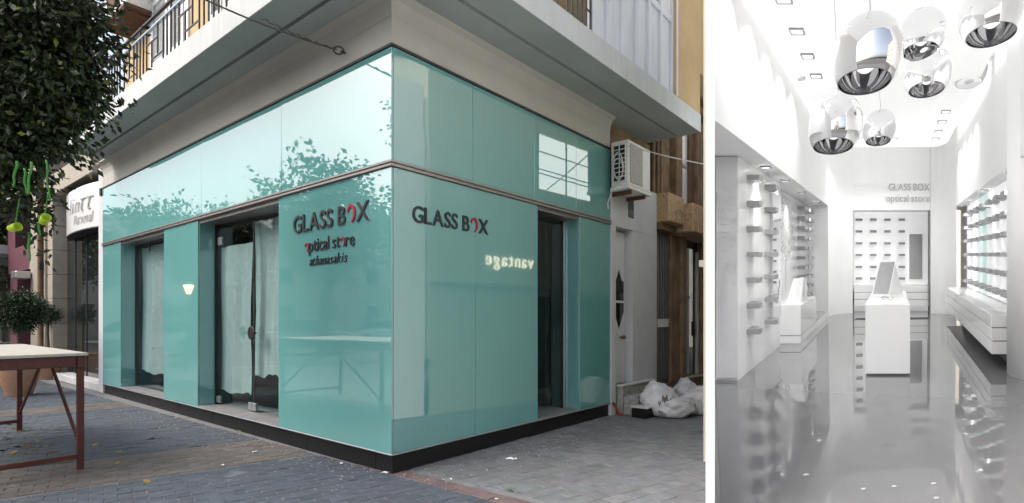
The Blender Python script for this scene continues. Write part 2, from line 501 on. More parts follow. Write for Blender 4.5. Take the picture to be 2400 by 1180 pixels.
SLATE = (0.074, 0.086, 0.106)
BEIGE = (0.125, 0.108, 0.100)
GREYP = (0.155, 0.160, 0.170)
PINK = (0.145, 0.105, 0.107)
left_clip = ((-PBN.x, -PBN.y), -(pn0 + 0.0))
def zone_left(c):
    return SLATE
nE2 = (E2.x, E2.y)
for lo, hi, colr in ((-9.0, band_lo, SLATE), (band_lo, band_hi, BEIGE), (band_hi, band_hi + 4.0, SLATE), (band_hi + 4.0, band_hi + 4.9, BEIGE), (band_hi + 4.9, 26, SLATE)):
    cl = [left_clip, (nE2, hi), ((-E2.x, -E2.y), -lo)]
    lay(0, 0, E1, E2, 0.20, 0.10, -14, 22, math.floor(lo / 0.1) * 0.1, hi, cl, lambda c, k=colr: k)
lay(C0.x, C0.y, PB, Vector((-PB.y, PB.x, 0)), 0.20, 0.10, -0.6, 5, 0, 0.3, [((PBN.x, PBN.y), pn0), ((-PBN.x, -PBN.y), -(pn0 - pband))], lambda c: PINK)
F1 = Vector((math.sin(R(55.5)), math.cos(R(55.5)), 0))
F2 = Vector((-F1.y, F1.x, 0))
lay(0, 0, F1, F2, 0.22, 0.165, -6, 20, -9, 16, [((PBN.x, PBN.y), pn0 - pband)], lambda c: GREYP)
def in_frame(c, px):
    return c[1] > 4.48 and 0 < px < 1650
pavers.sort(key=lambda p: (0 if in_frame(p[0], p[4]) else 1, p[0][1]))
for k, (c, vs, fs, colr, px) in enumerate(pavers[:300]):
    b = MB().add(vs, fs)
    b.c = [colr] * len(vs)
    b.build('paver', 'paver', pv)
b = MB()
b.c = []
for c, vs, fs, colr, px in pavers[300:]:
    b.add(vs, fs)
    b.c += [colr] * len(vs)
tag(b.build('paver_field', 'paver', pv), kind='stuff')

# ------------------------------------------------------------------ the corner building
B = empty('corner_building', C0, TH, 'corner shop clad in teal glass under a wide white balcony', 'building')
J653, J464, J384, J283, J241 = JL(653), JL(464), JL(384), JL(283), JL(241)
I1114, I1260, I1358, I1430 = IR(1114), IR(1260), IR(1358), IR(1430)
I1440, I1492, I1537 = IR(1441), IR(1494), IR(1537)
Z0, Z1, Z2, Z3 = 0.200, 2.965, 3.030, 4.120
REC = 0.24
GAPW = 0.006
# plinth slabs
def plinth(side, a, b):
    n = max(1, round((b - a) / 1.35))
    for k in range(n):
        s0, s1 = a + (b - a) * k / n + 0.0015, a + (b - a) * (k + 1) / n - 0.0015
        if side == 'L':
            MB().box(0.035, 0.30, s0, s1, -0.02, 0.183, 0.004).build('plinth_slab', 'granite', B)
        else:
            MB().box(s0, s1, 0.035, 0.30, -0.02, 0.183, 0.004).build('plinth_slab', 'granite', B)
plinth('L', 0.30, J241 + 0.02)
plinth('R', 0.036, I1430 + 0.08)
MB().box(-0.012, 0.30, -0.012, J241, 0.184, 0.199, 0.003).build('metal_strip', 'alu', B)
MB().box(0.301, I1430, -0.012, 0.30, 0.184, 0.199, 0.003).build('metal_strip', 'alu', B)
# cladding panels
rg = random.Random(17)
def gp(x0, x1, y0, y1, z0, z1):
    b_ = MB().box(x0, x1, y0, y1, z0, z1, 0.0025)
    if x1 - x0 > 0.4 or y1 - y0 > 0.4:          # no sheet hangs perfectly flush with the next
        k = [rg.uniform(0, 0.0045) for _ in range(4)]
        nb2 = []
        for x, y, z in b_.v:
            t = (z - z0) / (z1 - z0)
            if x1 - x0 < y1 - y0:
                u = (y - y0) / (y1 - y0)
            else:
                u = (x - x0) / (x1 - x0)
            o_ = (k[0] * (1 - u) + k[1] * u) * (1 - t) + (k[2] * (1 - u) + k[3] * u) * t
            nb2.append((x - o_, y, z) if x1 - x0 < y1 - y0 else (x, y - o_, z))
        b_.v = nb2
    return b_.build('glass_panel', 'teal', B)
for a, b in ((0.0, J653), (J464, J384), (J283, J241)):
    gp(0.0, 0.02, min(a, b) + GAPW / 2 * (a > 0), max(a, b) - GAPW / 2, Z0, Z1 - 0.003)
for a, b in ((0.0205, I1114), (I1114, I1260), (I1358, I1430)):
    gp(a + GAPW / 2 * (a > 0.1), b - GAPW / 2, 0.0, 0.02, Z0, Z1 - 0.003)
for jj in (J653, J384):
    gp(0.0205, REC, jj - 0.022, jj - 0.002, Z0, Z1 - 0.003)
for jj in (J464, J283):
    gp(0.0205, REC, jj + 0.002, jj + 0.022, Z0, Z1 - 0.003)
gp(I1260 - 0.022, I1260 - 0.002, 0.0205, REC, Z0, Z1 - 0.003)
gp(I1358 + 0.002, I1358 + 0.022, 0.0205, REC, Z0, Z1 - 0.003)
ups = [0.0] + [JL(p) for p in (660, 472, 354, 284)] + [J241]
for a, b in zip(ups[:-1], ups[1:]):
    gp(0.0, 0.02, a + GAPW / 2 * (a > 0), b - GAPW / 2, Z2, Z3)
upr = [0.0205] + [IR(p) for p in (1108, 1252, 1350)] + [I1430]
for a, b in zip(upr[:-1], upr[1:]):
    gp(a + GAPW / 2 * (a > 0.1), b - GAPW / 2, 0.0, 0.02, Z2, Z3)
for z0, z1, o in ((Z1, Z1 + 0.026, 0.030), (Z1 + 0.0265, Z1 + 0.038, 0.012), (Z1 + 0.0385, Z2 - 0.002, 0.026)):
    MB().box(-o, 0.0195, -o, J241, z0, z1, 0.003).build('mid_rail', 'rail_metal', B)
    MB().box(0.02, I1430, -o, 0.0195, z0, z1, 0.003).build('mid_rail', 'rail_metal', B)
MB().box(-0.02, 0.019, -0.02, J241, Z3 + 0.002, Z3 + 0.028, 0.003).build('top_rail', 'dark_trim', B)
MB().box(0.0195, I1430 - 0.01, -0.02, 0.019, Z3 + 0.002, Z3 + 0.028, 0.003).build('top_rail', 'dark_trim', B)
# solid wall behind the cladding, with the openings left free
def core(x0, x1, y0, y1, z0, z1, m='dark_in'):
    return MB().box(x0, x1, y0, y1, z0, z1).build('wall', m, B)
core(0.0215, 0.5, 0.0215, J653 - 0.0225, 0.2, Z1 - 0.004)
core(0.0215, 0.5, J464 + 0.0225, J384 - 0.0225, 0.2, Z1 - 0.004)
core(0.0215, 0.5, J283 + 0.0225, J241 + 0.0, 0.2, Z1 - 0.004)
core(0.501, I1260 - 0.0225, 0.0215, 0.5, 0.2, Z1 - 0.004)
core(I1358 + 0.0225, I1430 - 0.002, 0.0215, 0.5, 0.2, Z1 - 0.004)
core(0.0215, 0.5, 0.0215, J241 + 0.0, Z1 + 0.03, Z3)
core(0.501, I1430 - 0.002, 0.0215, 0.5, Z1 + 0.03, Z3)
# lintel soffits and thresholds in the three openings
for a, b in ((J653, J464), (J384, J283)):
    MB().box(0.022, 0.52, a - 0.02, b + 0.02, Z1 - 0.05, Z1 + 0.029).build('lintel', 'rail_metal', B)
    MB().box(-0.010, 0.60, a + 0.003, b - 0.003, 0.1995, 0.214, 0.003).build('threshold', 'sill_grey', B)
MB().box(I1260 - 0.02, I1358 + 0.02, 0.022, 0.52, Z1 - 0.05, Z1 + 0.029).build('lintel', 'rail_metal', B)
MB().box(I1260 + 0.003, I1358 - 0.003, -0.010, 0.60, 0.1995, 0.214, 0.003).build('threshold', 'sill_grey', B)
# shop interior shell
b = MB()
b.box(0.5, 4.3, 0.5, J241, 0.05, 0.16)
b.box(3.2, 3.3, 0.5, J241, 0.17, 3.2)
b.box(0.5, 3.19, J241 - 0.1, J241, 0.17, 3.2)
b.box(0.501, 4.3, 0.501, J241 - 0.11, 3.21, 3.3)
b.build('interior_shell', 'dark_in', B)
# display window on the left face
def frame_of(name, parent, x0, x1, y0, y1, z0, z1, w, m):
    f = MB()
    if x1 - x0 < y1 - y0:
        f.box(x0, x1, y0, y0 + w, z0, z1); f.box(x0, x1, y1 - w, y1, z0, z1)
        f.box(x0, x1, y0 + w, y1 - w, z0, z0 + w); f.box(x0, x1, y0 + w, y1 - w, z1 - w, z1)
    else:
        f.box(x0, x0 + w, y0, y1, z0, z1); f.box(x1 - w, x1, y0, y1, z0, z1)
        f.box(x0 + w, x1 - w, y0, y1, z0, z0 + w); f.box(x0 + w, x1 - w, y0, y1, z1 - w, z1)
    return f.build(name, m, parent)
ww = MB().box(REC + 0.002, REC + 0.05, J283 - 0.045, J283 - 0.003, 0.215, Z1 - 0.052).build('window', 'black', B)
frame_of('frame', ww, REC + 0.005, REC + 0.04, J384 + 0.004, J283 - 0.046, 0.215, Z1 - 0.053, 0.028, 'dark_trim')
MB().box(REC + 0.018, REC + 0.026, J384 + 0.033, J283 - 0.075, 0.245, Z1 - 0.083).build('pane', 'glass', ww)
MB().box(REC - 0.02, REC + 0.004, JL(352, REC) - 0.02, JL(352, REC) + 0.02, 2.74, 2.88).build('latch', 'dark_trim', ww)
# double glass door on the left face
JD = JL(590, REC)
def glass_door(a, b, hinge_hi):
    d = MB().box(REC + 0.012, REC + 0.024, a, b, 0.26, Z1 - 0.10).build('glass_door', 'glass', B)
    for jj in (a + 0.003, b - 0.103):
        MB().box(REC - 0.002, REC + 0.038, jj, jj + 0.10, 0.24, 0.34, 0.004).build('patch_fitting', 'alu', d)
    MB().box(REC - 0.002, REC + 0.038, hinge_hi - 0.06, hinge_hi + 0.06, Z1 - 0.36, Z1 - 0.24, 0.004).build('patch_fitting', 'alu', d)
    return d
d1 = glass_door(JD + 0.004, J464 - 0.05, J464 - 0.16)
d2 = glass_door(J653 + 0.01, JD - 0.004, J653 + 0.12)
MB().box(REC, REC + 0.05, J464 - 0.045, J464 - 0.003, 0.215, Z1 - 0.052).build('door_jamb', 'black', B)
for d, jj in ((d1, JD + 0.14), (d2, JD - 0.10)):
    h = MB()
    prof = [(0.001, 0), (0.085, 0.001), (0.092, 0.006), (0.085, 0.011), (0.001, 0.012)]
    vs = MB().lathe(prof, n=24)
    h.add([(REC - 0.055 - z, jj + x, 1.31 + y) for x, y, z in vs.v], vs.f)
    h.tube([(REC - 0.055, jj, 1.31), (REC + 0.012, jj, 1.31)], 0.014, 8)
    h.build('handle', 'glass' if d is d1 else 'black', d)
MB().tube([(REC + 0.03, JD, 0.3), (REC + 0.03, JD, 1.2), (REC + 0.034, JD - 0.012, 1.6), (REC + 0.03, JD, Z1 - 0.1)], [0.012, 0.018, 0.022, 0.012], 6).build('door_seal', 'black', B)
# glazed door on the right face
rd = MB().box(I1260 + 0.003, I1358 - 0.055, REC + 0.012, REC + 0.024, 0.26, Z1 - 0.10).build('glass_door', 'glass', B)
MB().box(I1358 - 0.05, I1358 - 0.003, REC, REC + 0.05, 0.215, Z1 - 0.052).build('door_jamb', 'alu', B)
MB().box(I1358 - 0.075, I1358 - 0.051, REC + 0.005, REC + 0.045, 0.215, Z1 - 0.052).build('door_jamb', 'black', B)
MB().tube([(I1260 + 0.25, REC - 0.03, 0.95), (I1260 + 0.25, REC - 0.03, 1.3)], 0.012, 8).build('handle', 'alu', rd)
cu = MB().grid(20, 4, lambda u, v: (I1260 + 0.35 + u * (I1358 - I1260 - 0.3), REC + 0.55 + 0.04 * math.sin(u * 34), 0.22 + v * 2.6))
cw = empty('curtain', W(I1260 + 0.6, REC + 0.5, 0.2), TH, 'dark teal curtain hanging behind the narrow glass door', 'curtain')
cu.build('cloth', 'teal_in', cw, True, off=(I1260 + 0.6, REC + 0.5, 0.2))
# dust sheets behind the glass
def sheet(name, label, j0, j1, z0, z1, i0, seed, tat=0.04, lean=0.0):
    rr = random.Random(seed)
    ph = [rr.uniform(0, 6) for _ in range(6)]
    def fn(u, v):
        j = j0 + (j1 - j0) * u + lean * (1 - v)
        i = i0 + 0.016 * math.sin(u * 7 + ph[0] + v) + 0.006 * math.sin(u * 23 + ph[1] + 2 * v) + 0.012 * math.sin(v * 5 + ph[2])
        z = z0 + (z1 - z0) * v + (tat * math.sin(u * 7 + ph[3]) + tat * 0.5 * math.sin(u * 19 + ph[4])) * (1 - v) ** 3
        j += 0.03 * math.sin(v * 7 + ph[5]) * (1 - u)
        return (i, j, z)
    e = empty(name, W(i0, j0, z0), TH, label, 'dust sheet')
    MB().grid(28, 28, fn).build('cloth', 'sheet', e, True, off=(i0, j0, z0))
    return e
S1, S2, S3 = REC + 0.085, REC + 0.075, REC + 0.12
sheet('dust_sheet', 'white dust sheet hanging behind the display window', JL(392, S1), min(JL(326, S1), J283 - 0.06), 0.50, 2.86, S1, 1, 0.02)
sheet('dust_sheet', 'white paper sheet taped inside the left door leaf', JL(590, S2), JL(519, S2), 0.42, 2.58, S2, 2, 0.02, 0.03)
sheet('dust_sheet', 'torn white sheet hanging behind the right door leaf', JL(662, S3), JL(599, S3), 0.72, 2.87, S3, 5, 0.03)

# plaster band, cove and balcony slab
ZS, ZT = 4.60, 4.885
OL, OR = 0.69, 0.855
JE = JL(157, -OL)
IE = IR(1641, -OR)
MB().box(0.004, 0.5, 0.004, J241 + 0.0, Z3 + 0.029, ZS + 0.06).build('wall', 'plaster', B)
MB().box(0.501, I1430 - 0.0, 0.004, 0.5, Z3 + 0.029, ZS + 0.06).build('wall', 'plaster', B)
prof = [(0.0, 4.42), (0.012, 4.50), (0.045, 4.56), (0.11, 4.598), (0.11, 4.62), (0.0, 4.62)]
b = MB()
vs, fs = [], []
for (o, z) in prof:
    vs += [(-o, J241, z), (-o, -o, z), (I1430, -o, z)]
n = len(prof)
for k in range(n):
    for s in (0, 1):
        a0, a1 = k * 3 + s, ((k + 1) % n) * 3 + s
        fs.append((a0, a0 + 1, a1 + 1, a1))
b.add(vs, fs).build('cove', 'plaster', B, False)
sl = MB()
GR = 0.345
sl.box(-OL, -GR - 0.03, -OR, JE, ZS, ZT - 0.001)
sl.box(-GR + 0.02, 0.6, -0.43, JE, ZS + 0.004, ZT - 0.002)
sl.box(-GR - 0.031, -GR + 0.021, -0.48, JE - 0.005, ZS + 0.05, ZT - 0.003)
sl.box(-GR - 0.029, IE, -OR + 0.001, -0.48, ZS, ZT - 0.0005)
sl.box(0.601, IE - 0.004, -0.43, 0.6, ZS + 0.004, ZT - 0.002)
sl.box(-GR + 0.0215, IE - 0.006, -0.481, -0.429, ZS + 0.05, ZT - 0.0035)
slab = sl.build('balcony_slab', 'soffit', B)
MB().box(-OL - 0.012, -OL - 0.001, -OR - 0.012, JE + 0.002, ZS - 0.006, ZT + 0.004, 0.003).build('fascia', 'fascia', slab)
MB().box(-OL - 0.0005, IE + 0.002, -OR - 0.012, -OR - 0.001, ZS - 0.006, ZT + 0.004, 0.003).build('fascia', 'fascia', slab)
MB().box(-OL - 0.002, IE - 0.001, -OR - 0.001, JE, ZT + 0.0, ZT + 0.012).build('floor_screed', 'fascia', slab)
# upper storey
UI = 0.30
MB().box(UI, 8.0, 0.15, JE + 0.2, ZT + 0.013, 9.6).build('upper_wall', 'ochre', B)
MB().box(UI - 0.3, 8.3, -0.2, JE + 0.4, 9.6, 9.85, 0.02).build('roof_slab', 'fascia', B)
def louvre_shutter(j0, j1, z0, z1):
    s = MB()
    x0, x1 = UI - 0.05, UI - 0.003
    s.box(x0, x1, j0, j0 + 0.07, z0, z1); s.box(x0, x1, j1 - 0.07, j1, z0, z1)
    for z in (z0, (z0 + z1) / 2 - 0.05, z1 - 0.1):
        s.box(x0, x1, j0 + 0.07, j1 - 0.07, z, z + 0.1)
    o = s.build('shutter', 'white_paint', B)
    z = z0 + 0.13
    l = MB()
    while z < z1 - 0.13:
        if abs(z - (z0 + z1) / 2) > 0.07:
            l.add([(x1 - 0.002, j0 + 0.07, z + 0.03), (x1 - 0.002, j1 - 0.07, z + 0.03), (x0 + 0.006, j1 - 0.07, z), (x0 + 0.006, j0 + 0.07, z)], [(0, 1, 2, 3), (3, 2, 1, 0)])
        z += 0.042
    l.build('slats', 'white_paint', o)
for pa, pb in ((436, 405), (398, 362)):
    louvre_shutter(JL(pa, UI), JL(pb, UI), ZT + 0.05, 7.3)
MB().box(UI - 0.03, UI - 0.001, JL(445, UI), JL(355, UI), ZT + 0.014, 7.45).build('door_surround', 'white_paint', B)
for pa, pb in ((560, 530), (525, 497)):
    louvre_shutter(JL(pa, UI), JL(pb, UI), ZT + 0.05, 7.3)
MB().box(UI - 0.03, UI - 0.001, JL(238, UI), JL(205, UI), 5.9, 7.5).build('window', 'dark_glass', B)
frame_of('window_frame', B, UI - 0.06, UI - 0.002, JL(240, UI), JL(203, UI), 5.82, 7.58, 0.09, 'white_paint')
# railing on the left edge
RX, ZR1, ZR2 = -OL + 0.05, 5.50, 5.63
ra = MB()
ra.tube([(RX, -OR + 0.05, ZR2), (RX, JE - 0.05, ZR2)], 0.026, 8)
ra = ra.build('railing', 'black_iron', B)
MB().box(RX - 0.02, RX + 0.02, -OR + 0.05, JE - 0.05, ZR1 - 0.012, ZR1 + 0.012).build('lower_rail', 'blue_iron', ra)
def vbar(j, z0, z1, x=None):
    x = RX if x is None else x
    MB().box(x - 0.009, x + 0.009, j - 0.009, j + 0.009, z0, z1).build('bar', 'black_iron', ra)
def hbar(j0, j1, z):
    MB().box(RX - 0.008, RX + 0.008, j0, j1, z - 0.008, z + 0.008).build('bar', 'black_iron', ra)
g0 = JL(467, RX)
per = (JL(256, RX) - JL(467, RX)) / 3
jj = g0 - per * 3
zb, zt_ = ZT + 0.013, ZR1 - 0.012
hh = zt_ - zb
while jj < JE - 0.3:
    gw = per * 0.46
    if jj > -OR:
        for k in range(5):
            vbar(jj - gw + gw * k / 4, zb, zt_)
        a, bq = jj, jj + per - gw
        l = bq - a
        hbar(a + l * 0.32, bq - 0.009, zb + hh * 0.72)
        vbar(a + l * 0.68, zb, zb + hh * 0.71)
        vbar(a + l * 0.32, zb + hh * 0.30, zt_)
        hbar(a + 0.009, a + l * 0.68 - 0.009, zb + hh * 0.30)
        vbar(jj - gw / 2, ZR1 + 0.012, ZR2 - 0.02)
    jj += per
# railing and boarded loggia on the right edge
RY = -OR + 0.05
r2 = MB().tube([(-OL + 0.1, RY, ZR2), (IR(1386, RY), RY, ZR2)], 0.026, 8).build('railing', 'black_iron', B)
MB().box(-OL + 0.1, IR(1386, RY), RY - 0.02, RY + 0.02, ZR1 - 0.012, ZR1 + 0.012).build('lower_rail', 'blue_iron', r2)
ii = IR(1384, RY)
k = 0
while ii > 0.2:
    MB().box(ii - 0.010, ii + 0.010, RY - 0.010, RY + 0.010, zb, zt_).build('bar', 'black_iron', r2)
    ii -= 0.10 if k % 9 < 5 else 0.2
    k += 1
MB().box(IR(1372, RY), IR(1384, RY) - 0.01, RY - 0.008, RY + 0.008, zb + 0.25, zb + 0.266).build('bar', 'black_iron', r2)
LY = -OR + 0.06
ia, ib = IR(1389, LY), IR(1577, LY)
lg = MB().box(ia - 0.035, ia + 0.015, LY - 0.02, LY + 0.06, ZT + 0.013, 8.0).build('boarded_loggia', 'shutter', B)
npan = 6
for k in range(npan):
    x0, x1 = ia + 0.016 + (ib - ia) * k / npan, ia + (ib - ia) * (k + 1) / npan
    MB().box(x0, x1 - 0.06, LY + 0.028, LY + 0.045, ZT + 0.06, 6.02, 0.004).build('panel', 'shutter', lg)
    MB().box(x1 - 0.059, x1 - 0.001, LY - 0.015, LY + 0.05, ZT + 0.013, 8.0, 0.006).build('mullion', 'shutter', lg)
    MB().box(x0, x1 - 0.06, LY - 0.005, LY + 0.045, 6.021, 6.12, 0.005).build('crossbar', 'shutter', lg)
    MB().box(x0, x1 - 0.06, LY - 0.005, LY + 0.045, ZT + 0.013, ZT + 0.059, 0.004).build('crossbar', 'shutter', lg)
    MB().box(x0, x1 - 0.06, LY + 0.014, LY + 0.022, 6.121, 7.9).build('pane', 'frost_light' if k % 2 else 'glass', lg)
    MB().box(x0, x1 - 0.06, LY + 0.004, LY + 0.035, 6.7, 6.74).build('crossbar', 'shutter', lg)
MB().box(ia, ib, LY - 0.03, LY + 0.0, ZT + 0.0125, ZT + 0.035, 0.006).build('sill', 'fascia', lg)
MB().box(ib + 0.001, IE - 0.003, -OR + 0.001, 0.149, ZT + 0.013, 9.58).build('bay_wall', 'ochre', B)
MB().box(ib - 0.008, ib + 0.045, -OR - 0.006, -OR - 0.0, ZT + 0.02, 8.0).build('downpipe_trim', 'shutter', B)
# white entrance bay with its door
DR = 0.12
IO = IR(1480)
ZD = 0.44
zl_ = ZR(532, 1445)                             # underside of the lintel
zl2 = ZR(446, 1425)
MB().box(I1430 + 0.001, I1440, -0.02, 0.5, 0.0, zl_, 0.004).build('pier', 'white_wall', B)
MB().box(IO, I1537, -0.02, 0.5, 0.0, zl_, 0.004).build('pier', 'white_wall', B)
MB().box(I1492, I1537, -0.019, 0.5, zl_ + 0.001, ZR(440, 1500), 0.004).build('pier', 'white_wall', B)
MB().box(I1430 + 0.001, I1492 - 0.001, -0.02, 0.5, zl_ + 0.001, zl2, 0.004).build('lintel', 'white_wall', B)
MB().box(I1430 + 0.001, I1537, 0.10, 0.5, zl2 + 0.001, ZS + 0.003).build('wall', 'brown', B)
MB().box(I1440 + 0.001, IO - 0.001, DR + 0.10, 0.5, 0.0, zl_ - 0.001).build('wall', 'white_wall', B)
dx0, dx1 = I1440 + 0.01, IO - 0.01
ed = MB().box(dx0, dx1, DR, DR + 0.05, ZD + 0.005, zl_ - 0.03, 0.004).build('entrance_door', 'white_paint', B)
xm = IR(1448, DR)
hexp = [(xm - 0.16, 1.62), (xm, 1.34), (xm + 0.16, 1.62), (xm + 0.16, 2.02), (xm, 2.30), (xm - 0.16, 2.02)]
def hexa(sc_, y0, y1, m, nm):
    cx_, cz_ = xm, 1.82
    p = [(cx_ + (x - cx_) * sc_, cz_ + (z - cz_) * sc_) for x, z in hexp]
    q = MB()
    vs = [(x, y0, z) for x, z in p] + [(x, y1, z) for x, z in p]
    q.add(vs, [tuple(range(6)), tuple(range(11, 5, -1))] + [(i, 6 + i, 6 + (i + 1) % 6, (i + 1) % 6) for i in range(6)])
    return q.build(nm, m, ed)
hexa(1.25, DR - 0.018, DR - 0.001, 'white_paint', 'window_frame')
hexa(1.0, DR - 0.022, DR - 0.0185, 'dark_glass', 'window_pane')
MB().box(xm - 0.16, xm + 0.16, DR - 0.030, DR - 0.0225, 1.76, 1.80).build('glazing_bar', 'white_paint', ed)
MB().box(dx0 + 0.08, dx1 - 0.08, DR - 0.012, DR - 0.001, ZD + 0.12, ZD + 0.5, 0.006).build('door_panel', 'white_paint', ed)
h = MB()
h.tube([(IR(1452, DR), DR - 0.09, 1.20), (IR(1452, DR), DR - 0.001, 1.20)], [0.035, 0.012], 10)
h.tube([(IR(1452, DR), DR - 0.10, 1.20), (IR(1452, DR), DR - 0.05, 1.20)], 0.032, 10)
h.build('door_knob', 'brown_dark', ed, True)
MB().box(IR(1466) , IR(1473), DR - 0.035, DR - 0.001, 1.92, 2.12, 0.006).build('intercom', 'black', B)
vx, vz = IR(1476), ZR(490, 1476)
vt = MB().box(vx - 0.09, vx + 0.09, -0.028, -0.0205, vz - 0.15, vz + 0.15).build('vent', 'dark_trim', B)
MB().box(vx - 0.08, vx + 0.08, -0.032, -0.0285, vz - 0.14, vz - 0.02).build('vent_flap', 'grey_metal', vt)
for k, (z0, z1, y0, x0, x1, m) in enumerate(((0.0, 0.15, -0.58, I1440 - 0.08, I1440 + 0.50, 'granite'), (0.0, 0.29, -0.32, I1440 + 0.05, I1537 - 0.2, 'stone'), (0.0, ZD, -0.12, I1440 + 0.02, I1537 - 0.25, 'stone'))):
    s = MB().box(x0, x1, y0, -0.022 if k == 2 else -0.122 - 0.2 * (k == 0), z0, z1, 0.015).build('step', m, B)
    if k != 1:
        MB().box(x0 - 0.01, x1 + 0.01 if k != 2 else x1, y0 - 0.015, -0.023 if k == 2 else -0.323, z1 + 0.001, z1 + 0.024, 0.004).build('step_tread', 'marble', s)
for k in range(4):
    MB().box(I1440 + 0.08 + k * 0.17, I1440 + 0.23 + k * 0.17, -0.345 - 0.006 * (k % 2), -0.321, 0.176, 0.275, 0.012).build('step_stone', 'stone', B)
MB().box(I1537 - 0.001, I1537 + 0.3, 0.55, 8.0, 0, 9.58).build('side_wall', 'brown_dark', B)

# white pier on the left end
MB().box(0.0, 0.5, J241 + 0.003, JL(231) - 0.0, 0.0, ZS - 0.002, 0.004).build('pier', 'white_wall', B)
MB().box(-0.03, -0.001, J241 + 0.03, J241 + 0.13, ZL(455, 247), ZL(438, 247), 0.004).build('junction_box', 'black', B)
MB().tube([(I1430 + 0.02, -0.04, 0.20), (I1430 + 0.06, -0.06, 0.15), (I1430 + 0.10, -0.10, 0.04), (I1430 + 0.12, -0.16, 0.012)], 0.02, 8).build('drain_hose', 'red_pipe', B, True)

# ------------------------------------------------------------------ lettering
_gc = {}
def glyph(ch, ext, shear=0.0, off=0.0):
    key = (ch, ext, shear, off)
    if key not in _gc:
        cu = bpy.data.curves.new('glyph', 'FONT')
        cu.body = ch
        cu.size = 1.0
        cu.extrude = ext
        cu.shear = shear
        cu.offset = off
        cu.resolution_u = 6
        o = bpy.data.objects.new('glyph', cu)
        COL.objects.link(o)
        bpy.context.view_layer.update()
        me = bpy.data.meshes.new_from_object(o.evaluated_get(bpy.context.evaluated_depsgraph_get()))
        vs = [tuple(v.co) for v in me.vertices]
        fs = [tuple(p.vertices) for p in me.polygons]
        bpy.data.objects.remove(o)
        bpy.data.curves.remove(cu)
        bpy.data.meshes.remove(me)
        x0 = min(v[0] for v in vs)
        _gc[key] = ([(x - x0, y, z) for x, y, z in vs], fs, max(v[0] for v in vs) - x0)
    return _gc[key]
CAPH = max(v[1] for v in glyph('X', 0.02)[0])

def ring(cx_, cy_, rx, ry, t, a0, a1, ext, n=20):
    vs, fs = [], []
    for k in range(n + 1):
        a = R(a0 + (a1 - a0) * k / n)
        tt = t * (0.55 + 0.45 * math.sin(math.pi * min(1, max(0, k / n)) ** 0.9 + 0.0))
        for r_, z in ((1, -ext), (1, ext), (-1, ext), (-1, -ext)):
            vs.append((cx_ + math.cos(a) * (rx + r_ * tt / 2), cy_ + math.sin(a) * (ry + r_ * tt / 2), z))
    for k in range(n):
        for j in range(4):
            fs.append((k * 4 + j, k * 4 + (j + 1) % 4, k * 4 + 4 + (j + 1) % 4, k * 4 + 4 + j))
    fs += [(0, 1, 2, 3), (n * 4 + 3, n * 4 + 2, n * 4 + 1, n * 4)]
    return vs, fs

def word(parent, text, width, cap, mapf, m, ext=0.022, off=0.0, shear=0.0, space=0.28, gap=0.07, special=None, name='letter'):
    items, x = [], 0.0
    for k, ch in enumerate(text):
        if ch == ' ':
            x += space
            continue
        if special and k in special:
            g_ = special[k](ext)
            vs, fs, w_, mm = g_
        else:
            vs, fs, w_ = glyph(ch, ext, shear, off)
            mm = m
        items.append((x, vs, fs, mm))
        x += w_ + gap
    x -= gap
    sx, sy = width / x, cap / CAPH
    for x0, vs, fs, mm in items:
        b_ = MB()
        b_.add([mapf((x0 + vx_) * sx, vy_ * sy, (vz_ + ext) * sy) for vx_, vy_, vz_ in vs], fs)
        b_.build(name, mm, parent)

def red_o(ext):
    vs, fs = ring(0.27, CAPH / 2, 0.22, CAPH / 2 - 0.04, 0.13, 165, -80, ext)
    return vs, fs, 0.54, 'letter_red'
def red_small_o(ext):
    vs, fs = ring(0.2, 0.25, 0.17, 0.22, 0.10, 165, -80, ext)
    return vs, fs, 0.40, 'letter_red'
def left_map(i0, j0, z0):
    return lambda x, y, z: (-0.006 - z - i0, -x, y)
def sign_left(name, label, text, pa, pb, ybase, ytop, **kw):
    j0, j1 = JL(pa), JL(pb)
    z0 = ZL(ybase, pa)
    e = empty(name, W(0, j0, z0), TH, label, 'sign')
    word(e, text, j0 - j1, ZL(ytop, pa) - z0, left_map(0, j0, z0), 'letter', **kw)
    return e
sign_left('sign_lettering', 'raised dark GLASS BOX lettering with red O beside the glass door', 'GLASS BOX', 690, 867, 548, 510, off=0.012, special={7: red_o})
s_ = sign_left('sign_lettering', 'smaller optical store lettering under the left GLASS BOX sign', 'optical store', 716, 833, 592, 563, off=0.006, special={0: red_small_o, 10: red_small_o}, gap=0.06)
s_ = sign_left('sign_lettering', 'thin slanted athanasakis lettering below the optical store sign', 'athanasakis', 727, 816, 624, 602, shear=0.35, gap=0.03)
i0, i1 = IR(966), IR(1143)
z0 = ZR(520, 966)
e = empty('sign_lettering', W(i0, 0, z0), TH, 'raised dark GLASS BOX lettering alone on the right glass face', 'sign')
word(e, 'GLASS BOX', i1 - i0, ZR(482, 966) - z0, lambda x, y, z: (x, -0.006 - z, y), 'letter', off=0.012, special={7: red_o})

